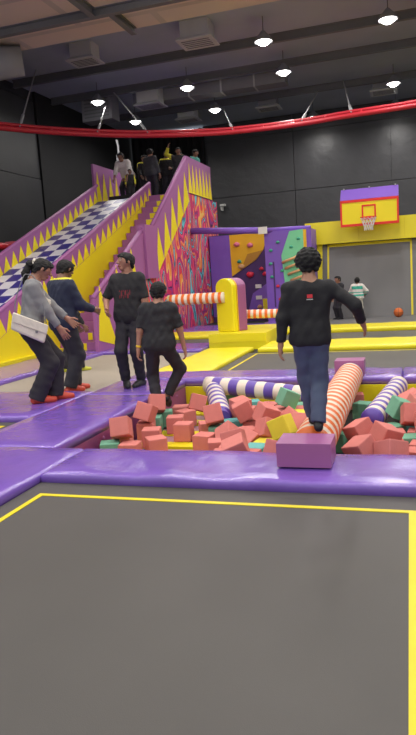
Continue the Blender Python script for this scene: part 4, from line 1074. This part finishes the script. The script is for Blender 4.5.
# the group waiting on the slide platform
PL = 3.60
def plat(label, u, v, S, rot, **k):
    base = dict(pel=(0, 0, S * .527), hs=1.08, skinc=(136, 98, 80), bottom=dict(m=BLACKP, loose=.018), shoes=DSHOE, hair='short', vox=.0135, group='people waiting on the slide platform')
    base.update(k); return person(label, S, (u, v, PL), rot, **base)
def trk(): return dict(ms=[BLACKT, LIME], paint=paint_stripe, loose=.022, hem=-.05, sleeve=1.9, neck=.312, name='jacket')
toward = lambda u, v: away(u, v) + PI
plat('person in white shirt bending over the black mat at the slide top', -7.85, 17.75, 1.62, toward(-8, 17.7) - .5, pel=(0, -.18, .80), lean=(.72, 0), head=(.5, 0, 0), rh=(.22, .34, .62), lh=(-.20, .30, .60), top=dict(m=WHITEK, loose=.026, hem=-.06, sleeve=1.5, name='shirt'))
plat('small child with yellow sleeves standing low behind the black mat', -7.62, 17.55, .92, toward(-7.6, 17.5), hs=1.25, rh=(.15, .15, .36), lh=(-.15, .15, .36), top=dict(ms=[BLACKT, LIME], paint=lambda q: np.where(np.abs(q[:, 0]) > .13, 1, 0), loose=.02, hem=-.03, sleeve=1.9, name='shirt'), vox=.012)
plat('person in black jacket with yellow collar, left in the platform group', -7.42, 18.2, 1.40, toward(-7.4, 18.2) + .4, top=trk(), rh=(.2, .2, .75), lh=(-.14, .22, .8))
plat('tall person in plain dark grey, back half turned, middle of platform group', -7.02, 17.7, 1.46, away(-7, 17.7) - .6, top=dict(m=cloth((58, 58, 64)), loose=.026, hem=-.06, sleeve=1.9, name='jacket'), hair='bob')
plat('person in black tracksuit with yellow stripes facing the camera on the platform', -6.74, 18.3, 1.46, toward(-6.7, 18.3), top=trk(), lh=(-.12, .22, .9))
plat('person in black tracksuit with yellow stripes, beside the one raising an arm', -6.42, 18.6, 1.44, toward(-6.4, 18.5) - .3, top=trk())
plat('person in yellow-sleeved black jacket raising one arm at the stair top', -6.22, 17.9, 1.42, toward(-6.2, 17.9) - .1, top=dict(ms=[BLACKT, LIME], paint=lambda q: np.where((np.abs(q[:, 0]) > .15) | (q[:, 2] > .33), 1, 0), loose=.022, hem=-.05, sleeve=1.9, neck=.312, name='jacket'), rh=(.27, .12, 1.42), rpole=(1, -.2, -.4))
plat('person in teal top leaning behind the toothed guard at the right', -5.93, 18.35, 1.40, toward(-5.9, 18.4) + .9, top=dict(m=cloth((84, 160, 150)), loose=.024, hem=-.05, sleeve=1.5, name='shirt'), lean=(.12, 0))
t = thing('sliding_mat', 'thick black sliding mat lying at the top of the chequered slide', 'mat', (-7.62, 17.1, PL))
bm = bmesh.new(); box(bm, -.44, .44, -.12, .22, 0, .13); obj('mat_body', bm, cloth((32, 30, 32)), t, bevel=.04, seg=3)
bm = bmesh.new()
for x in (-.3, 0.05, .3): sphere(bm, (x, 0, .13), .05, 8, (1.6, .8, .3))
obj('pale_trim', bm, CREAM, t)
# ------------------------------------------------------------------ foam cubes in the pit (poses of a settled heap)
CS = .175
CUBES = [
    ('g',-2.6,6.43,-0.204,0.9847,0.0,0.0,0.1741,1), ('p',-2.5,6.68,-0.204,0.995,0.0,0.0,0.0998,1), ('p',-2.62,5.38,-0.205,0.9952,0.0,0.0,0.0979,1),
    ('g',-2.62,5.11,-0.205,0.9805,-0.0,0.0,0.1964,1), ('p',-2.245,5.292,-0.205,0.2212,-0.2212,0.6716,-0.6716,1), ('g',-2.619,6.146,-0.205,0.9943,-0.0,0.0,0.1067,1),
    ('p',-2.414,5.093,-0.205,0.9988,-0.0,-0.0,0.0496,1), ('p',-2.423,5.622,-0.205,0.9922,0.0,-0.0,0.1248,1), ('p',-2.627,6.289,-0.009,0.9477,-0.1976,0.0063,0.2505,1),
    ('p',-2.597,5.898,-0.205,0.4415,0.5524,-0.4415,0.5524,1), ('p',-2.571,5.855,-0.01,0.9748,-0.1806,0.13,-0.0137,1), ('p',-2.365,6.444,-0.205,0.6137,0.6137,0.3512,0.3512,1),
    ('p',-2.376,6.163,-0.205,0.9927,0.0,-0.0,0.1208,1), ('p',-2.275,6.629,-0.071,0.9635,-0.1481,0.1255,0.1842,1), ('p',-2.179,5.865,-0.205,0.9994,0.0,0.0,0.035,1),
    ('p',-1.937,5.918,-0.205,0.6894,-0.1574,0.6894,0.1574,1), ('p',-1.821,5.441,-0.205,0.9967,0.0,-0.0,-0.0812,1), ('p',-1.635,5.238,-0.205,0.7001,0.7001,0.0996,0.0996,1),
    ('g',-1.79,5.763,-0.205,0.993,0.0,-0.0,0.118,1), ('t',-1.708,6.007,-0.205,0.9711,0.0,-0.0,0.2385,1), ('p',-2.535,5.193,-0.009,0.8328,0.5387,0.0165,0.1265,1),
    ('p',-1.577,5.959,-0.01,0.9628,0.0561,-0.2134,0.1559,1), ('g',-2.088,7.468,-0.205,0.9958,0.0,-0.0,0.0918,1), ('p',-1.826,5.756,-0.009,0.4314,0.4103,-0.3656,0.7156,1),
    ('p',-1.675,6.223,-0.035,0.6875,-0.2072,-0.6198,-0.3167,1), ('p',-1.508,6.014,-0.205,0.9974,-0.0,-0.0,0.0723,1), ('p',-1.231,5.447,-0.079,0.8828,-0.2592,0.1493,0.3622,1),
    ('p',-1.307,6.212,-0.205,0.9991,0.0,-0.0,0.0426,0), ('g',-1.315,6.894,-0.205,0.7046,0.0591,0.7046,-0.0591,0), ('t',-1.737,6.966,-0.205,0.9809,0.0,-0.0,0.1943,1),
    ('p',-1.505,6.836,-0.205,0.0309,-0.7064,0.0309,0.7064,1), ('p',-0.907,5.952,-0.169,0.6564,0.3307,0.625,0.2629,0), ('p',-1.409,5.311,-0.153,0.7511,-0.3818,-0.4255,0.3302,1),
    ('p',-1.25,5.658,-0.205,0.9999,-0.0,-0.0,0.0171,0), ('p',-1.604,5.466,-0.141,0.8639,-0.4087,-0.2313,-0.1819,1), ('y',-1.019,5.42,-0.205,0.7031,0.0755,0.7031,-0.0755,0),
    ('y',-0.913,5.711,-0.168,0.6698,0.3096,0.6357,0.2267,0), ('g',-1.238,7.407,-0.205,0.971,-0.0,-0.0,-0.2391,0), ('p',-0.418,4.928,-0.205,0.9985,-0.0,-0.0,0.0545,0),
    ('p',-0.17,5.253,-0.143,0.8589,-0.2693,0.432,-0.0558,1), ('p',-0.152,4.793,-0.116,0.7557,0.1908,0.3201,0.5386,0), ('g',-0.42,5.559,-0.205,0.0,0.0928,0.9957,0.0,0),
    ('p',-0.403,5.14,-0.009,0.188,0.5011,-0.3255,0.7795,1), ('p',-0.159,4.98,-0.205,0.5599,0.5599,0.4319,0.4319,0), ('g',-0.022,5.469,-0.205,0.9929,-0.0,0.0,0.1192,1),
    ('g',-0.621,5.595,-0.205,0.9826,0.0,0.0,-0.1858,1), ('g',-0.403,5.355,-0.205,0.9976,-0.0,-0.0,0.0685,0), ('g',-0.172,5.854,-0.205,0.9443,0.0,0.0,0.329,1),
    ('p',-0.448,5.853,-0.201,0.5415,0.5596,0.4323,0.4547,1), ('g',-0.494,6.846,-0.205,0.98,0.0,-0.0,-0.1988,1), ('p',-1.276,4.537,-0.009,0.9661,0.1303,-0.1729,0.1407,1),
    ('g',-0.102,6.018,-0.009,0.5154,-0.142,0.8203,0.2033,1), ('p',-0.147,4.54,-0.009,0.4101,0.5674,-0.1361,0.701,1), ('p',-0.026,6.429,-0.205,0.7061,-0.7061,0.0381,-0.0381,0),
    ('p',-0.613,7.353,-0.205,0.9971,0.0,0.0,0.0758,1), ('p',-1.458,4.511,-0.205,0.9989,-0.0,-0.0,-0.0461,0), ('p',-1.278,4.521,-0.205,0.9986,0.0,-0.0,-0.0538,0),
    ('p',-1.093,4.489,-0.205,1.0,0.0,-0.0,0.0013,0), ('p',-0.331,4.499,-0.205,0.9974,0.0,-0.0,0.0727,0), ('g',-0.131,4.518,-0.205,1.0,-0.0,0.0,-0.0055,0),
    ('p',0.056,4.513,-0.205,0.9987,0.0,0.0,0.0505,0), ('p',0.244,4.521,-0.205,0.9996,0.0,-0.0,0.0279,0), ('g',0.442,4.51,-0.205,0.9977,0.0,0.0,0.0672,0),
    ('p',-1.454,4.711,-0.205,0.999,-0.0,0.0,-0.0447,0), ('t',-1.264,4.726,-0.205,0.9986,-0.0,-0.0,-0.0522,0), ('p',-1.076,4.701,-0.205,0.9982,-0.0,-0.0,-0.0599,0),
    ('p',-0.359,4.704,-0.205,0.9993,-0.0,-0.0,0.0377,0), ('p',0.07,4.709,-0.205,0.9928,-0.0,-0.0,0.1195,0), ('p',0.264,4.706,-0.205,0.9999,0.0,-0.0,-0.0103,0),
    ('p',0.446,4.705,-0.205,0.9995,-0.0,0.0,0.0325,0), ('p',-1.488,4.9,-0.205,0.9977,0.0,-0.0,0.0673,1), ('p',-1.283,4.91,-0.205,0.9965,0.0,0.0,-0.083,1),
    ('p',-1.045,4.9,-0.205,1.0,0.0,-0.0,0.0023,0), ('p',0.267,4.9,-0.205,0.9987,-0.0,0.0,0.0511,0), ('p',0.462,4.889,-0.205,1.0,-0.0,0.0,-0.0001,0),
    ('t',-1.256,5.086,-0.205,0.9978,0.0,-0.0,-0.0667,1), ('p',-0.357,5.124,-0.205,0.997,-0.0,0.0,0.0772,0), ('p',0.256,5.085,-0.205,1.0,-0.0,-0.0,0.0031,0),
    ('g',0.449,5.077,-0.205,0.9995,-0.0,0.0,0.0322,0), ('y',-1.21,5.256,-0.205,0.9978,0.0,-0.0,-0.0666,1), ('p',0.067,5.256,-0.205,0.9959,0.0,-0.0,-0.0905,1),
    ('p',0.26,5.276,-0.205,0.9994,0.0,0.0,0.0348,0), ('p',0.451,5.282,-0.205,0.9996,0.0,0.0,-0.0268,0), ('p',0.259,5.458,-0.205,1.0,0.0,0.0,-0.004,0),
    ('p',0.454,5.469,-0.205,0.9998,0.0,-0.0,0.0186,0), ('p',-1.48,5.678,-0.205,0.9649,-0.0,-0.0,0.2626,1), ('p',-0.15,5.643,-0.205,0.9968,0.0,0.0,0.0795,1),
    ('p',0.049,5.668,-0.205,0.9984,0.0,-0.0,-0.057,1), ('p',0.247,5.654,-0.205,0.9991,0.0,-0.0,0.0426,0), ('p',0.453,5.651,-0.205,0.9999,0.0,0.0,0.0143,0),
    ('p',-1.274,5.833,-0.205,0.9999,-0.0,-0.0,0.0168,0), ('p',0.245,5.833,-0.205,0.9997,-0.0,-0.0,0.0253,0), ('p',0.448,5.842,-0.205,0.9999,0.0,-0.0,-0.0163,0),
    ('p',-1.194,6.045,-0.205,0.9967,-0.0,0.0,0.0809,0), ('t',0.019,6.051,-0.205,0.9994,0.0,0.0,-0.0359,1), ('p',0.253,6.05,-0.205,1.0,0.0,-0.0,-0.0049,0),
    ('p',0.452,6.039,-0.205,0.9986,-0.0,-0.0,0.0521,0), ('p',-1.508,6.227,-0.205,0.9961,0.0,-0.0,0.088,1), ('p',-1.118,6.241,-0.205,0.9981,0.0,-0.0,-0.0623,0),
    ('p',0.205,6.23,-0.205,0.9999,-0.0,0.0,0.0165,0), ('p',0.394,6.234,-0.204,0.9997,0.0,0.0,-0.0257,0), ('p',-1.344,6.434,-0.205,0.9997,0.0,0.0,-0.0254,1),
    ('y',-1.097,6.423,-0.205,0.9994,-0.0,0.0,-0.0341,1), ('p',0.173,6.405,-0.205,0.9996,-0.0,0.0,0.0291,0), ('p',0.408,6.418,-0.205,0.9989,0.0,0.0,-0.0465,0),
    ('p',-1.709,6.613,-0.205,0.9996,0.0,-0.0,0.0289,1), ('p',-1.334,6.623,-0.205,0.9955,-0.0,0.0,-0.0953,1), ('p',-1.118,6.614,-0.205,0.9974,0.0,-0.0,0.0723,1),
    ('p',-0.003,6.616,-0.205,0.9992,-0.0,0.0,-0.0406,0), ('p',0.198,6.612,-0.205,0.9986,-0.0,-0.0,-0.052,0), ('p',0.44,6.591,-0.205,0.999,-0.0,0.0,-0.0455,0),
    ('g',-1.131,6.806,-0.205,0.9997,-0.0,0.0,-0.0254,1), ('p',0.209,6.79,-0.205,0.9978,-0.0,0.0,-0.066,0), ('p',0.405,6.822,-0.205,1.0,0.0,0.0,-0.0053,0),
    ('p',0.195,6.989,-0.205,0.9993,0.0,0.0,-0.0379,0), ('p',0.403,6.999,-0.205,1.0,-0.0,0.0,0.0075,0), ('p',0.197,7.183,-0.205,0.9999,-0.0,-0.0,0.0137,0),
    ('p',0.397,7.18,-0.205,0.9996,-0.0,0.0,-0.0278,0), ('p',0.199,7.386,-0.205,0.9992,-0.0,-0.0,0.0396,0), ('t',0.403,7.383,-0.205,0.9937,0.0,-0.0,0.1119,0),
    ('p',-0.963,4.498,-0.019,0.5138,0.4158,0.6711,0.3359,1), ('p',-0.355,4.594,-0.01,0.7844,0.2983,0.5301,-0.1217,1), ('p',0.15,4.491,-0.03,0.6944,-0.0,-0.0,0.7196,0),
    ('p',-1.355,4.788,-0.01,0.6107,0.3287,0.5257,0.4924,1), ('t',-0.942,5.227,-0.205,0.0,-0.0563,-0.9984,-0.0,0), ('t',0.435,4.634,-0.03,0.7067,0.7067,0.0246,0.0246,0),
    ('p',-1.481,5.084,-0.205,0.7062,-0.7062,-0.0364,0.0364,1), ('y',-1.064,5.286,-0.009,0.6762,0.392,0.3717,0.5009,1), ('p',0.125,4.764,-0.03,0.4452,0.4452,0.5494,0.5494,0),
    ('p',0.453,4.811,-0.03,0.9993,-0.0,0.0,0.0378,0), ('p',0.181,5.323,-0.03,0.6764,-0.6764,0.2063,-0.2063,0), ('p',0.383,4.982,-0.03,0.6785,0.0,0.0,0.7346,0),
    ('p',-0.946,5.569,-0.066,0.6607,0.3285,0.6419,0.2086,1), ('p',0.127,5.566,-0.009,0.2602,-0.6799,0.4953,0.474,1), ('p',0.411,5.287,-0.029,0.1204,-0.6967,0.1204,0.6968,0),
    ('p',-0.236,5.449,-0.205,0.545,-0.545,0.4506,-0.4506,0), ('p',0.434,5.58,-0.03,0.9997,-0.0,0.0,0.0251,0), ('p',-1.31,5.781,-0.01,0.4202,0.1852,0.1229,0.8798,1),
    ('p',-0.0,5.786,-0.009,0.9699,-0.2205,0.0288,0.0998,1), ('y',0.4,5.778,-0.029,0.7069,-0.0156,-0.7069,-0.0156,0), ('p',-1.35,6.012,-0.063,0.5885,0.2794,0.3195,0.6881,1),
    ('p',0.05,6.109,-0.009,0.9459,0.1019,0.1959,0.2374,1), ('t',0.424,6.08,-0.03,0.9932,0.0,0.0,-0.1167,0), ('p',-0.921,6.169,-0.205,0.7069,0.0177,0.7069,-0.0177,0),
    ('p',-0.0,6.383,-0.01,0.739,-0.6184,-0.2668,-0.0179,1), ('p',0.31,6.298,-0.029,0.9937,-0.0,-0.0,-0.112,0), ('g',0.427,6.454,-0.03,0.9859,-0.0,0.0,-0.1674,0),
    ('p',-1.73,6.404,-0.205,0.202,-0.6776,-0.202,-0.6776,0), ('p',-0.001,6.854,-0.205,0.0,-0.5213,0.8534,0.0,0), ('p',0.461,6.654,-0.03,1.0,0.0,0.0,0.0022,0),
    ('p',0.439,6.861,-0.03,0.6979,0.1135,0.6979,-0.1135,0), ('p',0.373,7.134,-0.029,0.6131,0.6131,-0.3522,-0.3522,0), ('p',0.404,7.368,-0.029,0.6141,0.3505,0.6142,-0.3505,0),
    ('p',-0.204,5.016,-0.01,0.6991,0.5524,-0.1655,-0.4227,1), ('p',0.042,5.047,-0.205,0.5433,-0.5433,-0.4525,0.4525,1), ('p',-1.085,5.845,-0.087,0.5433,0.6683,0.5072,-0.0283,1),
    ('p',0.21,5.878,-0.03,0.7056,-0.7056,0.0457,-0.0457,0), ('g',-1.244,6.539,-0.01,0.8665,-0.1723,0.1317,-0.4495,1), ('p',0.145,6.655,-0.03,0.6019,-0.6019,0.3711,-0.3711,0),
]
FM = {'p': ('salmon pink', PINKF), 'g': ('green', GREENF), 't': ('teal', TEALF), 'y': ('yellow', YELF)}
cube_me = {}
def cube_mesh(c):
    if c not in cube_me:
        bm = bmesh.new(); s = CS / 2; box(bm, -s, s, -s, s, -s, s)
        bmesh.ops.bevel(bm, geom=bm.edges[:], offset=.010, segments=2, profile=.6, affect='EDGES')
        me = bpy.data.meshes.new('foam_cube'); bm.to_mesh(me); bm.free(); me.materials.append(FM[c][1]); cube_me[c] = me
    return cube_me[c]
BANDS = [(5.02, 'front row by near pad'), (5.55, 'second row from front'), (6.1, 'third row from front'), (6.7, 'fourth row from front'), (7.2, 'row before the last'), (99, 'last row at back')]
rows = {}
for i, q in enumerate(CUBES):
    b = next(k for k, (lim, _) in enumerate(BANDS) if q[2] < lim)
    rows.setdefault((b, q[0], q[8]), []).append(i)
for (b, c, vis), ids in rows.items():
    ids.sort(key=lambda i: CUBES[i][1] / CUBES[i][2])
    for r, i in enumerate(ids):
        q = CUBES[i]; o = bpy.data.objects.new('foam_cube', cube_mesh(c)); COL.objects.link(o)
        o.location = q[1:4]; o.rotation_mode = 'QUATERNION'; o.rotation_quaternion = q[4:8]
        nm = FM[c][0]
        if vis: tag(o, '%s foam cube, %s of its colour from left, %s' % (nm, ordinal(r), BANDS[b][1]), 'foam cube', 'foam cubes in the pit')
        else: tag(o, '%s foam cube buried in the heap, under the other cubes' % nm, 'foam cube', 'buried %s foam cubes' % nm)

# ------------------------------------------------------------------ world, exposure
w = bpy.data.worlds.new('hall_air'); SC.world = w; w.use_nodes = True
w.node_tree.nodes['Background'].inputs['Color'].default_value = (.9, .95, 1, 1); w.node_tree.nodes['Background'].inputs['Strength'].default_value = .8
SC.view_settings.view_transform = 'Standard'; SC.view_settings.look = 'None'; SC.view_settings.gamma = 1.0; SC.view_settings.use_curve_mapping = False
SC.view_settings.exposure = 0.0
SC.cycles.max_bounces = 6; SC.cycles.use_denoising = True
